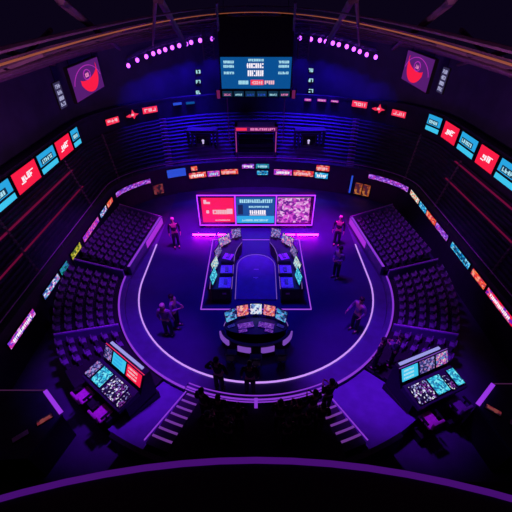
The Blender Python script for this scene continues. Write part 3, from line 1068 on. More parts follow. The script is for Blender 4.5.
arc_piece(207.5, 219.5, .82, 1.22, M['r_magenta'], 'pink and blue sign second on the back wall', text=M['e_ltcyan'], seed=14)
arc_piece(221, 238, .9, 1.26, M['r_redorange'], 'orange and violet sign third on the back wall', text=M['e_pale'], seed=24)
arc_piece(242, 254, 1.25, 1.58, M['r_violet'], 'small pink sign left of the middle on the back wall', text=M['e_white'], seed=34)
arc_piece(256, 269, 1.25, 1.58, M['r_teal'], 'small blue sign right of the middle on the back wall', text=M['e_ltcyan'], seed=44)
arc_piece(257, 268, .82, 1.12, M['r_cyan'], 'small cyan sign under the small blue one on the back wall', text=M['e_navy'], seed=54)
arc_piece(274, 292, .84, 1.24, M['r_magenta'], 'red and pink sign over the middle of the stage screen', text=M['e_white'], seed=64)
arc_piece(293.5, 313.5, .84, 1.24, M['r_redorange'], 'salmon red sign over the pink picture', text=M['e_pale'], seed=74)
arc_piece(315, 328, .8, 1.2, M['r_cyan'], 'cyan sign at the right end of the back wall signs', text=M['e_white'], seed=84)
arc_piece(316.5, 329.5, 1.3, 1.68, M['r_redorange'], 'pink-red sign above the cyan sign at the end', text=M['e_pale'], seed=94)
M['poster_o'] = led('orange poster print', [(.65, .12, .03), (.3, .05, .03), (.8, .25, .06), (.12, .02, .05)], .55, 7, 5, 6.1)
M['poster_r'] = led('dim red poster print', [(.3, .03, .05), (.08, .01, .04), (.4, .08, .08), (.03, .01, .03)], .5, 7, 5, 8.1)
arc_piece(355, 362, .12, .9, M['poster_o'], 'orange lit poster beside the blue upright light', name='wall_poster', cat='poster')
arc_piece(363, 370, .12, .9, M['poster_o'], 'orange lit poster below the right violet ribbon sign', name='wall_poster', cat='poster')
arc_piece(153, 163, .2, .85, M['poster_r'], 'dim red poster on the wall left of the blue sign', name='wall_poster', cat='poster')
arc_piece(350.3, 352, .1, 1.3, M['e_bluesign'], 'narrow upright blue light on the back wall', name='wall_light', cat='light')
# handrail on top of the fascia wall
hp = upath(**offs(LOW, .1))
t = empty('handrail', (0, 0, 1.7), label='thin violet handrail along the top of the lower fascia wall', cat='handrail')
mb = MB(); mb.tube([(x, y, .22) for x, y in hp], .018, 6); mb.build('rail', M['pad'], t)
for i in range(0, len(hp), 3):
    mb = MB(); mb.tube([(hp[i][0], hp[i][1], 0), (hp[i][0], hp[i][1], .22)], .012, 5); mb.build('baluster', M['steel'], t)
# red light lines in the upper stand
for s in (-1, 1):
    for tt, wh, y1 in (((.75, 'upper', 15.9), (.42, 'lower', 15.4)) if s < 0 else ((.88, 'upper', 16.4), (.56, 'lower', 15.8))):
        k = min(NS - 1, int(tt * NS))
        x = (8.1 if s < 0 else 8.8) + 1.6 * tt
        z = 1.55 + 1.8 * (k + 1) / NS
        mb = MB(); mb.box(s * x - .05, s * x + .05, -4, y1, z, z + .03)
        tag(mb.build('red_light_line', M['e_redrail']), '%s dark red light line along the %s upper stand' % (wh, 'left' if s < 0 else 'right'), 'light line')
# aisle stairs climbing the upper terrace
idx = [i for i in (4, 8, 11, 16, 23, 41, 48, 53, 56, 60)]
for q, i in enumerate(idx):
    mb = MB()
    A, B = Vector((*lo[i][:2], 0)), Vector((*up[i][:2], 0))
    d = (B - A)
    sd_ = Vector((-d.y, d.x, 0)).normalized()
    w = .22 if 16 < i < 48 else .05
    for j in range(NS * 2):
        a = A + d * (j / (NS * 2)); b = A + d * ((j + 1) / (NS * 2))
        z = 1.55 + 1.8 * (j + 1) / (NS * 2) + .03 + .1 * (j % 2 == 0)
        mb.hexa([a - sd_ * w + Vector((0, 0, 1.5)), b - sd_ * w + Vector((0, 0, 1.5)), b + sd_ * w + Vector((0, 0, 1.5)), a + sd_ * w + Vector((0, 0, 1.5)),
                 a - sd_ * w + Vector((0, 0, z)), b - sd_ * w + Vector((0, 0, z)), b + sd_ * w + Vector((0, 0, z)), a + sd_ * w + Vector((0, 0, z))])
    struct('trim_aisle_%d' % (q + 1), mb, M['beam'])

# ================================================================== UPPER FASCIA SCREENS
def fascia_y(u):
    depth = F * 9.7 / abs(256 - u)
    return (depth - (CAMZ - 3.98) * SP) / CP


def fascia_screen(s, y0, y1, kind, label, seed, x0, x1, z):
    """local x runs along the wall so that lettering reads from the stage"""
    w = math.hypot(y1 - y0, x1 - x0) - .1
    yc_ = (y0 + y1) / 2
    tw = math.atan2(x0 - x1, y1 - y0)
    t = empty('fascia_screen', (s * (x0 + x1) / 2, yc_, z), (0, 0, PI / 2 - tw if s < 0 else -PI / 2 + tw), label, 'screen')
    # local -y must face the stage: yaw +90 turns -y to +x
    r2 = random.Random(seed)
    mb = MB(); mb.box(-w / 2, w / 2, -.08, -.012, 0, .9); mb.build('housing', M['black'], t)
    if kind == 'red':
        p = panel('red_panel', M['e_red'], t, -w / 2 + .03, w / 2 - .03, .03, .87, -.09, .01)
        mb = MB(); glyphs(mb, -w * .22, .36, w * .44, .2, 4, r2, -.004, .34); mb.box(-w * .28, -w * .1, -.004, 0, .3, .35); mb.box(w * .02, w * .3, -.004, 0, .57, .61)
        for v in mb.v: v.y -= .092
        mb.build('lettering', M['e_white'], p)
    else:
        p = panel('cyan_panel', M['e_cyan'], t, -w / 2 + .03, w / 2 - .03, .36, .87, -.09, .01)
        panel('cyan_bar', M['e_cyan_b'], t, -w / 2 + .03, w / 2 - .03, .03, .26, -.09, .01)
        q = panel('dark_field', M['e_dark'], p, -w * .38, w * .3, .40, .66, -.096, .004)
        mb = MB(); glyphs(mb, -w * .34, .44, w * .6, .17, 6, r2, -.004, .3)
        for v in mb.v: v.y -= .097
        mb.build('lettering', M['e_ltcyan'], q)
    return t


FS = [(10.1, 12.02, 'cyan'), (12.08, 13.95, 'red'), (14.02, 15.62, 'cyan'), (15.68, 17.3, 'red'), (17.36, 18.3, 'cyan')]
ordn = ['nearest', 'nearer', 'middle', 'farther', 'farthest']
for s in (-1, 1):
    sd = 'left' if s < 0 else 'right'
    for i, (y0, y1, kd) in enumerate(FS):
        if s > 0:
            y0, y1 = ((11.6, 13.52), (13.6, 15.13), (15.28, 16.93), (17.08, 18.68), (18.87, 20.0))[i]

        def xw(y):
            return (9.675 if s < 0 else 10.375) * math.sqrt(1 - (max(0, y - 18) / 7) ** 2)
        lab = {0: 'cyan screen cut by the picture edge, nearest on the %s upper fascia', 1: 'large red screen, the nearer of two on the %s upper fascia',
               2: 'cyan screen between the two red ones on the %s upper fascia', 3: 'red screen, the farther of two on the %s upper fascia',
               4: 'small cyan screen at the far end of the %s upper fascia' }[i] % sd
        fascia_screen(s, y0, y1, kd, lab, i * 7 + (s > 0), xw(y0), xw(y1), 3.52 if s < 0 else 3.73)


def flat_on_wall(d, u, z0, z1, w, name, label, cat, out=.05):
    """an empty on the arc wall at column u, local -y towards the stage"""
    t_ = arc_t(d, u, (z0 + z1) / 2)
    x, y = on_arc(d, t_)
    nx, ny = math.cos(t_) / d['a'], math.sin(t_) / d['b']
    l = math.hypot(nx, ny)
    nx, ny = -nx / l, -ny / l
    o = empty(name, (x + nx * .012, y + ny * .012, z0), (0, 0, math.atan2(nx, -ny)), label, cat)
    return o


def small_sign(d, u, v, wpx, hpx, mat, label, name='wall_sign', text=None, seed=0, shape='bar'):
    t_ = arc_t(d, u, 4.0)
    y = on_arc(d, t_)[1]
    z = at_y(u, v, y).z
    t_ = arc_t(d, u, z)
    y = on_arc(d, t_)[1]
    p = at_y(u, v, y)
    depth = p.y * CP + (CAMZ - p.z) * SP
    w, h = wpx * depth / F, hpx * depth / F
    o = flat_on_wall(d, u, p.z - h / 2, p.z + h / 2, w, name, label, 'sign')
    mb = MB(); mb.box(-w / 2, w / 2, -.08, 0, 0, h); mb.build('housing', M['black'], o)
    r2 = random.Random(seed)
    if shape == 'bar':
        pn = panel('lit_face', mat, o, -w / 2 + .01, w / 2 - .01, .01, h - .01, -.09, .01)
        if text is not None:
            mb = MB(); glyphs(mb, -w * .4, h * .25, w * .8, h * .5, max(3, int(w / h * 1.3)), r2, -.004, .3)
            for vv in mb.v: vv.y -= .092
            mb.build('lettering', text, pn)
    elif shape == 'text':
        mb = MB(); glyphs(mb, -w * .45, h * .1, w * .9, h * .8, max(2, int(w / h * 1.4)), r2, -.006, .26)
        for vv in mb.v: vv.y -= .084
        mb.build('lettering', mat, o)
    elif shape == 'emblem':
        # a spread-winged arrow emblem
        mb = MB()
        P = [(-.5, .45), (-.2, .62), (-.08, .5), (.06, .98), (.2, .62), (.5, .5), (.24, .36), (.1, .1), (-.02, .36), (-.22, .3)]
        n = len(P)
        b = len(mb.v)
        mb.v += [Vector((x * w, -.10, z * h)) for x, z in P] + [Vector((x * w, -.085, z * h)) for x, z in P]
        mb.f.append(tuple(b + i for i in range(n)))
        for i in range(n):
            j = (i + 1) % n
            mb.f.append((b + i, b + j, b + n + j, b + n + i))
        mb.build('emblem', mat, o)
        mb = MB(); mb.box(-w * .08, w * .12, -.108, -.101, h * .42, h * .6); mb.build('emblem_centre', M['e_pale'], o)
    return o


for u, v, k, lab in ((111.5, 120.7, 'bar', 'red bar sign outermost on the left of the back fascia'), (131.5, 114.7, 'emblem', 'red winged emblem between two red bars, left back fascia'),
                     (149.5, 109.6, 'bar', 'red bar sign inward of the left red emblem'), (360, 104, 'bar', 'red bar sign inward of the right red emblem'),
                     (379, 108.6, 'emblem', 'red winged emblem between two red bars, right back fascia'), (399.5, 113.4, 'bar', 'red bar sign outermost on the right of the back fascia')):
    small_sign(UPP, u, v, 15.5 if k == 'bar' else 14, 6 if k == 'bar' else 10, M['e_redsign'], lab, text=M['e_pale'] if k == 'bar' else None, seed=int(u), shape=k)
for u, v, w, h, m, lab in ((177, 103.5, 9, 2.6, 'e_bluesign', 'small blue strip sign left of a dimmer one on the back fascia'), (190, 102.6, 9, 2.4, 'e_blue', 'small dim blue strip sign on the back fascia'),
                           (308, 99.5, 7, 2.6, 'e_magenta', 'small dim pink strip sign right of the scoreboard'), (322, 100, 9, 2.6, 'e_magenta', 'small pink strip sign in the middle of three, right of the scoreboard'),
                           (335, 101, 8, 2.2, 'e_magenta', 'small pink strip sign farthest right of the scoreboard')):
    small_sign(UPP, u, v, w, h, M[m], lab, seed=int(u), text=M['e_pale'] if m == 'e_magenta' else None)
WB = offs(UPP, .75)
for u, sd in ((198, 'left'), (311, 'right')):
    for v, wd in ((71.5, 'top'), (81.5, 'middle'), (92, 'bottom')):
        small_sign(WB, u, v if sd == 'left' else v - 1.5, 5.5, 4, M['e_ltcyan'], '%s tiny white-blue notice of three on the back wall, %s side' % (wd, sd), seed=int(u + v), shape='text')

# ================================================================== SCOREBOARD
t = empty('hanging_scoreboard', (0, 22.0, 4.95), label='large blue scoreboard under a black box hanging before the back wall', cat='scoreboard')
rng = random.Random(21)
mb = MB(); mb.box(-2.1, 2.1, .0, .9, 2.2, 4.05); mb.build('black_box', M['black'], t)
mb = MB(); mb.box(-2.12, 2.12, .05, .3, .45, 2.2); mb.build('housing', M['black'], t)
p = panel('screen', M['e_blue'], t, -2.06, 2.06, .52, 2.17, .04, .01)
mb = MB()
glyphs(mb, -.55, 1.62, 1.0, .24, 8, rng, .034, .3); glyphs(mb, -.5, 1.2, .95, .3, 8, rng, .034, .24)
mb.build('lettering', M['e_white'], p)
for x in (-1.9, 1.3):
    mb = MB()
    for z in (1.86, 1.64, 1.3):
        glyphs(mb, x, z, .62, .13, 7, rng, .034, .3)
    mb.build('lettering', M['e_ltcyan'], p)
mb = MB(); glyphs(mb, -.45, 1.96, .9, .12, 9, rng, .034, .3); mb.build('lettering', M['e_ltcyan'], p)
mb = MB(); glyphs(mb, -1.05, .76, .6, .2, 7, rng, .034, .34); mb.build('lettering', M['e_ltcyan'], p)
panel('red_strip', M['e_redsign'], p, -.32, .45, .72, 1.0, .032, .004)
mb = MB(); glyphs(mb, -.26, .76, .66, .18, 5, rng, .026, .28); glyphs(mb, .5, .76, .6, .2, 5, rng, .034, .3); mb.build('lettering', M['e_pale'], p)
mb = MB(); mb.box(-2.45, 2.45, .1, .3, .02, .4); mb.build('ticker_housing', M['black2'], t)
for x, mt, tx in ((-1.75, 'e_dark', 'e_pinktxt'), (-1.05, 'e_dark', 'e_ltcyan'), (-.35, 'e_dark', 'e_bluesign'), (.35, 'e_dark', 'e_bluesign'), (1.05, 'e_dark', 'e_ltcyan'), (1.75, 'e_dark', 'e_pinktxt')):
    q = panel('ticker_panel', M[mt], t, x - .3, x + .3, .06, .37, .09, .01)
    mb = MB(); glyphs(mb, x - .22, .12, .44, .1, 5, rng, -.004, .2)
    for vv in mb.v: vv.y += .088
    mb.build('lettering', M[tx], q)
for x in (-2.3, 2.3):
    panel('end_panel', M['e_dimpink'], t, x - .1, x + .1, -.05, .42, .09, .01)
mb = MB()
for x in (-1.8, 1.8):
    mb.tube([(x, .45, 4.05), (x * .9, .45, 6.66)], .02, 6)
mb.build('hanger_cable', M['black2'], t)
for s in (-1, 1):
    sd = 'left' if s < 0 else 'right'
    mb = MB(); mb.tube([(0, 0, 0), (0, 0, 2.75)], .035, 8)
    o = mb.build('support_pole', M['beam'])
    o.location = (s * 1.76, 21.9, 2.23)
    tag(o, 'thin upright pole under the %s end of the scoreboard' % sd, 'pole')

# portal gate on the back terrace
t = empty('entrance_gate', (0, 20.42, 1.68), label='square entrance gate with a pink lit header on the back terrace', cat='gate')
mb = MB(); mb.box(-1.3, -1.14, 0, .9, 0, 2.05); mb.box(1.14, 1.3, 0, .9, 0, 2.05); mb.box(-1.3, 1.3, 0, .9, 1.75, 2.05); mb.build('frame', M['fascia'], t)
for x in (-1.22, 1.22):
    mb = MB(); mb.box(x - .025, x + .025, -.03, 0, .5, 1.75); mb.build('side_light', M['e_portal'], t)
p = panel('header', em('dark pink header', (.16, .01, .14), .6), t, -1.28, 1.28, 1.77, 2.03, -.02, .01)
mb = MB(); glyphs(mb, -.35, 1.83, 1.5, .14, 13, rng, -.03, .3); mb.build('lettering', M['e_pinktxt'], p)
mb = MB(); mb.box(-1.2, -.55, -.028, -.02, 1.82, 1.98); mb.build('red_mark', M['e_redsign'], p)
mb = MB()
for i in range(6):
    mb.box(-1.1, 1.1, .5 + .05 * i, .9, .28 * i, .28 * i + .2)
mb.build('shutter', M['black2'], t)
for s in (-1, 1):
    sd = 'left' if s < 0 else 'right'
    t = empty('doorway_recess', (s * 3.42, 21.15, 1.95), label='dark stepped doorway recess with a tiny white light, %s of the gate' % sd, cat='doorway')
    for k in range(3):
        mb = MB()
        w, h0, h1, y = .95 - k * .24, .0 + .1 * k, 1.3 - .16 * k, .08 * k
        mb.box(-w, -w + .07, y, .7, h0, h1); mb.box(w - .07, w, y, .7, h0, h1); mb.box(-w + .07, w - .07, y, .7, h1 - .07, h1); mb.box(-w + .07, w - .07, y, .7, h0, h0 + .06)
        mb.build('frame', M['wall'] if k % 2 else M['fascia'], t)
    mb = MB(); mb.box(-.47, .47, .4, .5, .1, .9); mb.build('door', M['black2'], t)
    mb = MB(); mb.box(-.06, .04, .36, .399, .35, .62); mb.box(-.09, .07, .36, .399, .52, .58); mb.build('light', em('pale door light %s' % sd, (.7, .6, 1), .8), t)

# ================================================================== SIDE HANGING SCREENS
for s in (-1, 1):
    sd = 'left' if s < 0 else 'right'
    t = empty('hanging_screen', (s * 8.0, 17.65 if s < 0 else 18.75, 6.1 if s < 0 else 6.27), (0, 0, PI / 2 if s < 0 else -PI / 2), 'purple screen with a red crescent hanging high on the %s side' % sd, 'screen')
    W, H = 3.4, 1.42
    mb = MB(); mb.box(-W / 2, W / 2, -.0, .16, 0, H); mb.build('housing', M['black'], t)
    p = panel('picture', M['e_swooshbg'], t, -W / 2 + .04, W / 2 - .04, .04, H - .04, -.01, .008)
    # crescent
    mb = MB()
    N = 18
    pts = []
    for i in range(N + 1):
        a = R(212 + 165 * i / N)
        w = .10 + .2 * math.sin(PI * i / N)
        pts.append((1.1 * math.cos(a) + .15, .95 + .55 * math.sin(a), w))
    for i in range(N):
        (xa, za, wa), (xb, zb, wb) = pts[i], pts[i + 1]
        if s > 0:
            xa, xb = -xa, -xb
        mb.hexa([(xa, -.02, za - wa), (xb, -.02, zb - wb), (xb, -.011, zb - wb), (xa, -.011, za - wa), (xa, -.02, za + wa), (xb, -.02, zb + wb), (xb, -.011, zb + wb), (xa, -.011, za + wa)])
    mb.build('red_crescent', M['e_red'], p)
    mb = MB()
    ringp = [(.38 * math.cos(2 * PI * i / 20), -.016, .88 + .2 * math.sin(2 * PI * i / 20)) for i in range(20)]
    mb.tube(ringp, .022, 5, closed=True)
    mb.tube([(1.55 * math.cos(R(a)), -.016, .45 + .8 * math.sin(R(a))) for a in range(15, 166, 10)], .016, 5)
    mb.build('emblem', M['e_magenta'], p)
    mb = MB(); glyphs(mb, -.2, .78, .4, .16, 3, rng, -.006, .25)
    for vv in mb.v: vv.y -= .012
    mb.build('lettering', M['e_pinktxt'], p)
    mb = MB()
    for x in (-1.3, 1.3):
        mb.tube([(x, .08, H), (x, .08, 2.1)], .02, 6)
    mb.build('hanger_cable', M['black2'], t)
    t = empty('hanging_banner', (s * 8.0, 14.75 if s < 0 else 15.85, 6.22 if s < 0 else 6.56), (0, 0, PI / 2 if s < 0 else -PI / 2), 'narrow upright dark banner with white marks beside the %s crescent screen' % sd, 'banner')
    mb = MB(); mb.box(-.3, .3, 0, .06, 0, 1.0); mb.build('housing', M['black'], t)
    p = panel('picture', em('dim banner field %s' % sd, (.05, .04, .12), .6), t, -.28, .28, .02, .98, -.01, .008)
    bm_ = em('pale banner marks %s' % sd, (.5, .5, .8), .8)
    for k in range(4):
        mb = MB(); glyphs(mb, -.2, .1 + k * .22, .4, .14, 4, rng, -.006, .2)
        for vv in mb.v: vv.y -= .012
        mb.build('lettering', bm_, p)
    mb = MB(); mb.tube([(0, .03, 1.0), (0, .03, 2.2)], .015, 6); mb.build('hanger_cable', M['black2'], t)

# ================================================================== LIGHT TRUSS AND SPOTLIGHTS
TR = dict(a=9.2, yc=18.0, b=6.7)
SPX = [(128, 65), (137, 59.5), (146, 56), (153, 53), (159, 51), (165, 49), (172, 47), (179, 45), (186, 43.5), (191, 41.8), (200, 39.8), (212, 38.2)]
SPR = [(289, 37), (300, 37.5), (311, 38.5), (320, 39.7), (326, 41), (333, 42.5), (339, 44), (347, 46), (354, 48.5), (360, 51), (367, 54), (376, 56.5)]
allp = []
for u, v in SPX + SPR:
    z = 7.4
    for _ in range(6):
        t_ = arc_t(TR, u, z)
        z = at_y(u, v, on_arc(TR, t_)[1]).z
    x, y = on_arc(TR, t_)
    allp.append((Vector((x, y, z)), t_, u))
for half, sd in ((allp[:12], 'left'), (allp[12:], 'right')):
    pts = [p for p, _, _ in half]
    t = empty('light_truss', (0, 0, 0), label='curved lattice lighting truss above the back wall on the %s' % sd, cat='truss')
    up1 = [p + Vector((0, 0.0, .22)) for p in pts]
    up2 = [p + Vector((0, 0.0, .36)) for p in pts]
    up3 = [p + Vector((0, -.2, .31)) for p in pts]
    mb = MB()
    for ch in (up1, up2, up3):
        mb.tube(ch, .03, 6)
    mb.build('chord', M['steel'], t)
    mb = MB()
    for i in range(len(pts) - 1):
        for f in (0, .5):
            a1 = up1[i].lerp(up1[i + 1], f); a2 = up2[i].lerp(up2[i + 1], f + .25); a3 = up3[i].lerp(up3[i + 1], f + .5 if f + .5 <= 1 else 1)
            mb.tube([a1, a2], .014, 4); mb.tube([a2, a3], .014, 4); mb.tube([a3, a1], .014, 4)
    mb.build('lacing', M['steel'], t)
    for j, (p, t_, u) in enumerate(half):
        nx, ny = -math.cos(t_), -math.sin(t_)
        yaw = math.atan2(nx, -ny)
        o = empty('spotlight', p, (0, 0, yaw), 'violet spotlight in the row on the curved truss, %s half' % sd, 'spotlight', 'spotlights on the %s truss' % sd)
        mb = MB(); mb.tube([(0, .12, .02), (0, -.02, -.02)], .085, 10, .11); mb.build('lamp_body', M['black2'], o)
        mb = MB(); mb.ball((0, -.02, -.03), .125, .06, .125, 10, 6); mb.build('lens', M['e_spot'], o)
        mb = MB(); mb.tube([(-.12, .08, .0), (-.12, .05, .14), (.12, .05, .14), (.12, .08, 0)], .014, 5); mb.build('yoke', M['steel'], o)
        ld = bpy.data.lights.new('spot lamp', 'SPOT')
        ld.energy = 150 if j % 2 else (1700 if abs(u - 256) < 90 else 350)
        ld.color = (.045, .008, 1.0)
        ld.spot_size = R(66)
        ld.spot_blend = .8
        ld.shadow_soft_size = .05
        lo_ = bpy.data.objects.new('spot lamp', ld)
        COL.objects.link(lo_)
        lo_.parent = o
        lo_.location = (0, -.1, -.16)
        # points down the wall
        lo_.rotation_euler = (R(20), 0, 0) if j % 2 else (R(-12), 0, 0)
# vertical lattice towers at both ends of the scoreboard box
for s in (-1, 1):
    sd = 'left' if s < 0 else 'right'
    t = empty('lattice_tower', (s * 2.72, 22.35, 6.45), label='speckled lattice hanger %s of the black scoreboard box' % sd, cat='truss')
    mb = MB()
    for x in (-.3, .3):
        for y in (-.15, .15):
            mb.tube([(x, y, 0.5), (x, y, 2.1)], .025, 5)
    for k in range(6):
        z = .5 + k * .26
        mb.tube([(-.3, -.15, z), (.3, -.15, z + .26)], .015, 4); mb.tube([(.3, -.15, z), (-.3, -.15, z + .26)], .015, 4)
        mb.tube([(-.3, .15, z), (.3, .15, z)], .015, 4); mb.tube([(-.3, -.15, z), (-.3, .15, z + .2)], .015, 4)
    mb.build('lattice', M['steel'], t)
# roof light lines
N = 96
ovp = [(OV['a'] * math.cos(2 * PI * i / N), OV['yc'] + OV['b'] * math.sin(2 * PI * i / N), 9.14) for i in range(N)]
mb = MB(); mb.tube(ovp, .018, 6, closed=True)
tag(mb.build('oval_cove_light', M['e_orange']), 'thin orange light line in a huge oval around the roof opening', 'light line')
mb = MB(); mb.tube([(x * 1.2, 9 + (y - 9) * 1.02, 8.9) for x, y, z in ovp], .018, 6, closed=True)
tag(mb.build('oval_cove_light', M['e_purplecove']), 'faint purple line running just outside the orange oval of the roof', 'light line')

# ================================================================== NEAR CORNERS: booths + balcony
for s in (-1, 1):
    sd = 'left' if s < 0 else 'right'
    P = [(-7.7, 5.0), (-5.93, 4.98), (-5.2, 4.36), (-5.55, 3.3), (-7.7, 3.2)]
    if s > 0:
        P = [(7.7, 5.2), (6.78, 5.19), (6.04, 4.6), (6.3, 3.4), (7.7, 3.3)][::-1]
    c = (s * 6.4, 4.2)
    t = empty('control_booth', (*c, -.06), label='dark control booth with a violet bar on its corner, %s near corner' % sd, cat='booth')
    mb = MB(); mb.prism([(x - c[0], y - c[1]) for x, y in P], 0, 1.14); mb.build('booth_wall', M['black'], t)
    mb = MB(); mb.prism([((x - c[0]) * 1.02, (y - c[1]) * 1.02) for x, y in P], 1.14, 1.24); mb.build('booth_roof', M['booth'], t)
    a, b = Vector((s * 5.93, 4.98 + .02, 1.27)), Vector((s * 5.2, 4.36 + .02, 1.27))
    if s > 0:
        a, b = Vector((6.78, 5.2, 1.27)), Vector((6.04, 4.61, 1.27))
    d = (b - a).normalized()
    nn = Vector((-d.y, d.x, 0)) * .055
    off = Vector((c[0], c[1], -.06))
    z = Vector((0, 0, .05))
    q = [a - nn, b - nn, b + nn, a + nn]
    q = [k - off - Vector((0, 0, .08)) for k in q]
    mb = MB(); mb.hexa(q + [k + z for k in q]); mb.build('violet_bar', M['e_violet'], t)
    mb = MB(); mb.tube([Vector((s * 7.7, a.y, 1.27)) - off - Vector((0, 0, .02)), a - off - Vector((0, 0, .02))], .015, 5); mb.build('edge_light', M['e_purplecove'], t)
    for k, (px, py, cl, nm) in enumerate(((5.55, 4.2, 'poster_r', 'reddish'), (5.95, 3.78, 'key', 'grey'))):
        o = empty('equipment_case', (s * px + (.82 if s > 0 else 0), py + (.25 if s > 0 else 0), 1.182), (0, 0, R(50) * s), 'small %s panel lying on the booth roof, %s near corner' % (nm, sd), 'case')
        mb = MB(); mb.box(-.08, .08, -.2, .2, 0, .04); mb.build('case', M['black2'], o)
        mb = MB(); mb.quad((-.07, -.18, .045), (.07, -.18, .045), (.07, .18, .045), (-.07, .18, .045), [(0, 0), (.14, 0), (.14, .36), (0, .36)]); mb.build('panel_face', M[cl], o)
    # dark outer corner terrace
    mb = MB()
    for i in range(6):
        mb.box(min(s * 4.3, s * 7.85), max(s * 4.3, s * 7.85), 3.05 - .42 * (i + 1), 3.05 - .42 * i, -.06, .35 + .22 * i)
    struct('floor_corner_terrace_%s' % sd, mb, M['terrace'])
bal = [(x, 1.86 - .042 * x * x) for x in [-8.0 + .5 * i for i in range(33)]]
t = empty('balcony', (0, 0, 4.9), label='dark balcony with a deep violet light along its curved front edge', cat='balcony')
mb = MB(); mb.band(bal, [(x, -3.6) for x, y in bal], -.25, .06); mb.build('balcony_floor', M['black'], t)
mb = MB(); mb.band([(x, y + .02) for x, y in bal], [(x, y - .05) for x, y in bal], .061, .1); mb.build('light_strip', M['e_balcony'], t)

# ================================================================== PEOPLE
def skin_mesh(verts, edges, radii, sub=2):
    me = bpy.data.meshes.new('skin_tmp')
    me.from_pydata(verts, edges, [])
    o = bpy.data.objects.new('skin_tmp', me)
    COL.objects.link(o)
    sk = o.modifiers.new('skin', 'SKIN')
    sk.branch_smoothing = .4
    sk.use_smooth_shade = True
    for i, r_ in enumerate(radii):
        d = me.skin_vertices[0].data[i]
        d.radius = r_ if isinstance(r_, tuple) else (r_, r_)
        d.use_root = (i == 0)
    ss = o.modifiers.new('sub', 'SUBSURF')
    ss.levels = sub
    ss.render_levels = sub
    dg = bpy.context.evaluated_depsgraph_get()
    dg.update()
    out = bpy.data.meshes.new_from_object(o.evaluated_get(dg))
    bpy.data.objects.remove(o)
    return out


def limbs(pose):
    """right arm and left arm joint positions; the figure faces local -y"""
    L = {}
    for s, nm in ((-1, 'r'), (1, 'l')):
        sh = Vector((s * .19, 0, 1.42))
        if pose == 'stand':
            el, wr = Vector((s * .25, .03, 1.14)), Vector((s * .26, -.06, .90))
        elif pose == 'hold':
            el, wr = Vector((s * .24, .0, 1.14)), Vector((s * .09, -.26, 1.16))
        elif pose == 'point':
            if s < 0:
                el, wr = Vector((s * .27, -.06, 1.17)), Vector((s * .24, -.32, 1.08))
            else:
                el, wr = Vector((s * .27, .03, 1.15)), Vector((s * .2, -.10, .95))
        else:   # hands on hips
            el, wr = Vector((s * .36, .06, 1.18)), Vector((s * .2, -.05, 1.0))
        L[nm] = (sh, el, wr)
    return L


PCACHE = {}


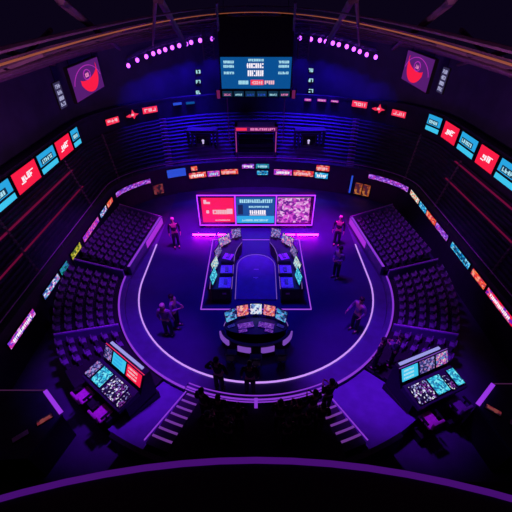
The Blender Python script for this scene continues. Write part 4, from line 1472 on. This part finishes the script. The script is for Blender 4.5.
def person_meshes(pose):
    if pose in PCACHE:
        return PCACHE[pose]
    L = limbs(pose)
    V, E, Rd = [], [], []

    def add(p, r_, parent=None):
        V.append(tuple(p)); Rd.append(r_)
        if parent is not None:
            E.append((parent, len(V) - 1))
        return len(V) - 1
    pel = add((0, 0, .95), (.135, .10))
    sp = add((0, -.005, 1.13), (.12, .09), pel)
    ch = add((0, .0, 1.34), (.15, .10), sp)
    nk = add((0, .005, 1.49), (.055, .055), ch)
    hb = add((0, -.01, 1.60), (.07, .075), nk)
    add((0, -.01, 1.70), (.06, .07), hb)
    for nm in ('r', 'l'):
        sh, el, wr = L[nm]
        s = -1 if nm == 'r' else 1
        a = add(sh, .052, ch); b = add(el, .04, a); c = add(wr, .027, b)
        dr = (wr - el).normalized()
        pm_ = add(wr + dr * .07, (.034, .02), c)
        hp_ = add((s * .09, 0, .86), .085, pel); kn = add((s * .10, -.015, .50), .058, hp_); an = add((s * .105, .02, .09), .038, kn)
        add((s * .115, -.12, .035), .03, an)
    body = skin_mesh(V, E, Rd)
    # fingers, thumbs, face
    mb = MB()
    for nm in ('r', 'l'):
        sh, el, wr = L[nm]
        s = -1 if nm == 'r' else 1
        dr = (wr - el).normalized()
        side = dr.cross(Vector((s, 0, 0)))
        if side.length < .2:
            side = Vector((0, -1, 0))
        side.normalize()
        nrm = dr.cross(side).normalized()
        for k, ln in enumerate((.062, .075, .08, .07)):
            b0 = wr + dr * .085 + side * ((k - 1.5) * .017)
            b1 = b0 + dr * ln * .55 + nrm * .008
            b2 = b1 + dr * ln * .4 + nrm * .022
            mb.tube([b0 - dr * .02, b1, b2], .0095, 6, .007)
        tb = wr + dr * .035 + side * -.03
        mb.tube([tb + side * .015, tb + dr * .03 - side * .02, tb + dr * .055 - side * .022 + nrm * .012], .011, 6, .008)
    mb.tube([(0, -.088, 1.64), (0, -.108, 1.60), (0, -.09, 1.585)], .012, 6, .01)     # nose
    for s in (-1, 1):
        mb.ball((s * .077, .0, 1.615), .012, .022, .032, 8, 5)
    mb.box(-.025, .025, -.084, -.076, 1.553, 1.563)
    bm = bmesh.new(); bm.from_mesh(body); bm.from_mesh(mb.mesh('tmp')); bm.to_mesh(body); bm.free()
    for p in body.polygons: p.use_smooth = True
    # shirt
    V, E, Rd = [], [], []
    a = add((0, 0, .96), (.155, .12)); b = add((0, -.005, 1.14), (.14, .108), a); c = add((0, 0, 1.35), (.165, .118), b); add((0, .004, 1.455), (.075, .07), c)
    for nm in ('r', 'l'):
        sh, el, wr = L[nm]
        x = add(sh, .066, c); y = add(el, .053, x); add(el.lerp(wr, .86), .042, y)
    shirt = skin_mesh(V, E, Rd)
    V, E, Rd = [], [], []
    a = add((0, 0, .985), (.145, .115)); b = add((0, 0, .90), (.15, .118), a)
    for s in (-1, 1):
        h = add((s * .095, 0, .80), .098, b); kn = add((s * .10, -.015, .49), .073, h); add((s * .105, .012, .10), .06, kn)
    trous = skin_mesh(V, E, Rd)
    mb = MB()
    mb.ball((0, .012, 1.672), .088, .10, .082, 12, 8)
    mb.ball((0, .05, 1.62), .08, .06, .075, 10, 6)
    hair = mb.mesh('hair', True)
    shoes = []
    for s in (-1, 1):
        mb = MB(); mb.ball((s * .11, -.055, .04), .05, .14, .04, 10, 6)
        shoes.append(mb.mesh('shoe', True))
    eyes = MB()
    for s in (-1, 1):
        eyes.ball((s * .032, -.078, 1.635), .011, .008, .008, 6, 4)
    PCACHE[pose] = (body, shirt, trous, hair, shoes, eyes.mesh('eyes', True))
    return PCACHE[pose]


def person(loc, yaw, pose, label, shirt='cloth_black', trousers='cloth_black', hair='hair', group=None, sc=1.0):
    bd, sh, tr, hr, so, ey = person_meshes(pose)
    t = empty('person', loc, (0, 0, yaw), label, 'person', group)
    t.scale = (sc, sc, sc)

    def put(nm, me, m):
        o = bpy.data.objects.new(nm, me)
        if not me.materials:
            me.materials.append(M[m])
        COL.objects.link(o)
        o.parent = t
        o.material_slots[0].link = 'OBJECT'
        o.material_slots[0].material = M[m]
        return o
    put('body', bd, 'skin'); put('shirt', sh, shirt); put('trousers', tr, trousers); put('hair', hr, hair)
    for m in so:
        put('shoe', m, 'black')
    put('eyes', ey, 'eye')
    return t


def face_yaw(p, q):
    """yaw so that a figure at p (facing local -y) looks towards q"""
    d = Vector(q) - Vector(p)
    return math.atan2(d.x, -d.y)


def stand_at(u, v, zh=1.67, z0=0.0):
    p = at_z(u, v, zh + z0)
    return Vector((p.x, p.y, z0))


p = stand_at(171, 296); person(p, face_yaw(p, (-1, 8, 0)), 'hold', 'standing person with dark hair holding something at chest height on the left stage floor', 'cloth_lilac', 'cloth_navy')
p = stand_at(162, 305); person(p, face_yaw(p, (-3, 9.5, 0)), 'stand', 'standing fair-haired person in plum top on the left stage floor', 'cloth_plum', 'cloth_navy', 'hair_fair')
p = stand_at(362, 299); person(p, face_yaw(p, (2, 7, 0)), 'point', 'dark-haired person in lilac shirt with bent arm on the right stage floor', 'cloth_lilac', 'cloth_navy')
p = stand_at(216, 359); person(p, face_yaw(p, (0, 9, 0)), 'hips', 'dark-clothed person with elbows out crossing the front light line', 'cloth_black', 'cloth_black')
p = stand_at(249.5, 363); person(p, face_yaw(p, (0, 9, 0)), 'stand', 'dark-clothed person standing before the middle of the front desk', 'cloth_navy', 'cloth_black')
p = stand_at(172, 219); person(p, face_yaw(p, (-2, 8, 0)), 'stand', 'small fair-haired person between the left stand and the big screen', 'cloth_navy', 'cloth_navy', 'hair_fair')
p = stand_at(341, 217); person(p, face_yaw(p, (2, 8, 0)), 'stand', 'fair-haired distant person beside the right end of the big screen', 'cloth_navy', 'cloth_navy', 'hair_fair')
p = stand_at(341, 248); person(p, face_yaw(p, (1, 9, 0)), 'hold', 'person in plum top by the right stand barrier', 'cloth_plum', 'cloth_navy')
p = Vector((*polar(6.02, -49), .14)); person(p, face_yaw(p, (0, 10, 0)), 'stand', 'dark silhouetted person standing at the right kerb before the production desk', sc=.9)
p = Vector((*polar(6.36, -45.5), .26)); person(p, face_yaw(p, (0, 10, 0)), 'hold', 'dark person with bent arms one row behind the right kerb', 'cloth_navy', 'cloth_black', sc=.9)
SPECT = [(201, 389, .9), (217.5, 396, .88), (238, 404, .86), (281, 401, .9), (300, 400, .88), (316, 391, .9), (332.5, 380, .9), (207, 412, .84), (226, 418, .84), (289, 419, .84), (309, 410, .84), (324, 404, .84)]
fs = ['first', 'second', 'third', 'fourth', 'fifth', 'sixth', 'seventh', 'eighth', 'ninth', 'tenth']
order = sorted(SPECT)
words_ = ['first', 'second', 'third', 'fourth', 'fifth', 'sixth', 'seventh', 'eighth', 'ninth', 'tenth', 'eleventh', 'twelfth']
for i, (u, v, sc) in enumerate(order):
    z0 = .02
    for _ in range(8):
        p = stand_at(u, v, 1.72 * sc, z0)
        r_ = math.hypot(p.x, p.y - CY)
        k = int((r_ - (ROW0 - .1)) / DROW)
        ang_ = math.degrees(math.atan2(p.y - CY, p.x)) % 360
        if 253 < ang_ < 287:
            z0 = row_z(max(0, min(NROW - 1, k)))
        else:
            z0 = .08 + .1 * max(0, min(6, int((r_ - 5.84) / .27) + 1)) + .015
    person(p, face_yaw(p, (0, 10, 0)) + ((i * 37) % 5 - 2) * .12, ['stand', 'hold', 'stand', 'hold'][i % 4],
           'black-clad spectator seen from behind, %s from the left stair in the standing row' % words_[i], 'cloth_black', 'cloth_black', 'hair', None, sc)

# ================================================================== LIGHT
w = bpy.data.worlds.new('world')
scene.world = w
w.use_nodes = True
bg = w.node_tree.nodes['Background']
bg.inputs['Color'].default_value = (.05, .02, .14, 1)
bg.inputs['Strength'].default_value = .06


def area(name, loc, rot, size, col, energy, sy=None):
    ld = bpy.data.lights.new(name, 'AREA')
    ld.shape = 'RECTANGLE'
    ld.size = size
    ld.size_y = sy or size
    ld.color = col
    ld.energy = energy
    o = bpy.data.objects.new(name, ld)
    COL.objects.link(o)
    o.location = loc
    o.rotation_euler = rot
    return o


def spot(name, loc, target, col, energy, deg, blend, rad=.4):
    ld = bpy.data.lights.new(name, 'SPOT')
    ld.color = col
    ld.energy = energy
    ld.spot_size = R(deg)
    ld.spot_blend = blend
    ld.shadow_soft_size = rad
    o = bpy.data.objects.new(name, ld)
    COL.objects.link(o)
    o.location = loc
    o.rotation_euler = (Vector(target) - Vector(loc)).to_track_quat('-Z', 'Y').to_euler()
    return o


spot('stage lamp', (0, 11.5, 10.3), (0, 12.3, 0), (.03, .005, 1.0), 4200, 70, 1.0)
spot('added screen glow', (0, 9.5, 10.3), (0, 15.2, 0), (.33, .004, 1.0), 8500, 44, .9)  # added unseen light, stands in for the purple glow around the screen
for s in (-1, 1):
    spot('added roof fill', (s * .8, .4, 6.4), (s * 7.2, 10, 9.0), (.62, .20, .42), 2400, 62, .8)  # added uplight out of view, lifts the dark ceiling
spot('added wall fill', (0, 15.9, 9.8), (0, 18.3, 0), (.26, .01, 1.0), 2600, 80, .9)  # added source behind the screen to brighten the lower back wall
for s in (-1, 1):
    spot('added floor glow', (s * 2.4, 12, 10.3), (s * 3.5, 14.9, 0), (1.0, .0, 1.0), 9500, 27, 1.0)  # added magenta pools imitating the halo of the pink tubes
for s in (-1, 1):
    spot('added ramp fill', (s * 2.0, 7.5, 10.3), (s * 4.2, 6.6, 0), (.29, .02, 1.0), 4600, 36, .8)  # added from above to bring up the purple of the ramps
    spot('added stand fill', (s * 1.5, 12, 10.3), (s * 6.3, 12.0, 0), (.42, .045, 1.0), 2100, 42, .9)  # added unseen fill for the side stands and walkway

vs = scene.view_settings
scene.display_settings.display_device = 'sRGB'
vs.view_transform = 'Standard'
vs.look = 'None'
vs.exposure = 0
vs.gamma = 1
vs.use_curve_mapping = False
scene.cycles.use_denoising = True
scene.cycles.max_bounces = 6
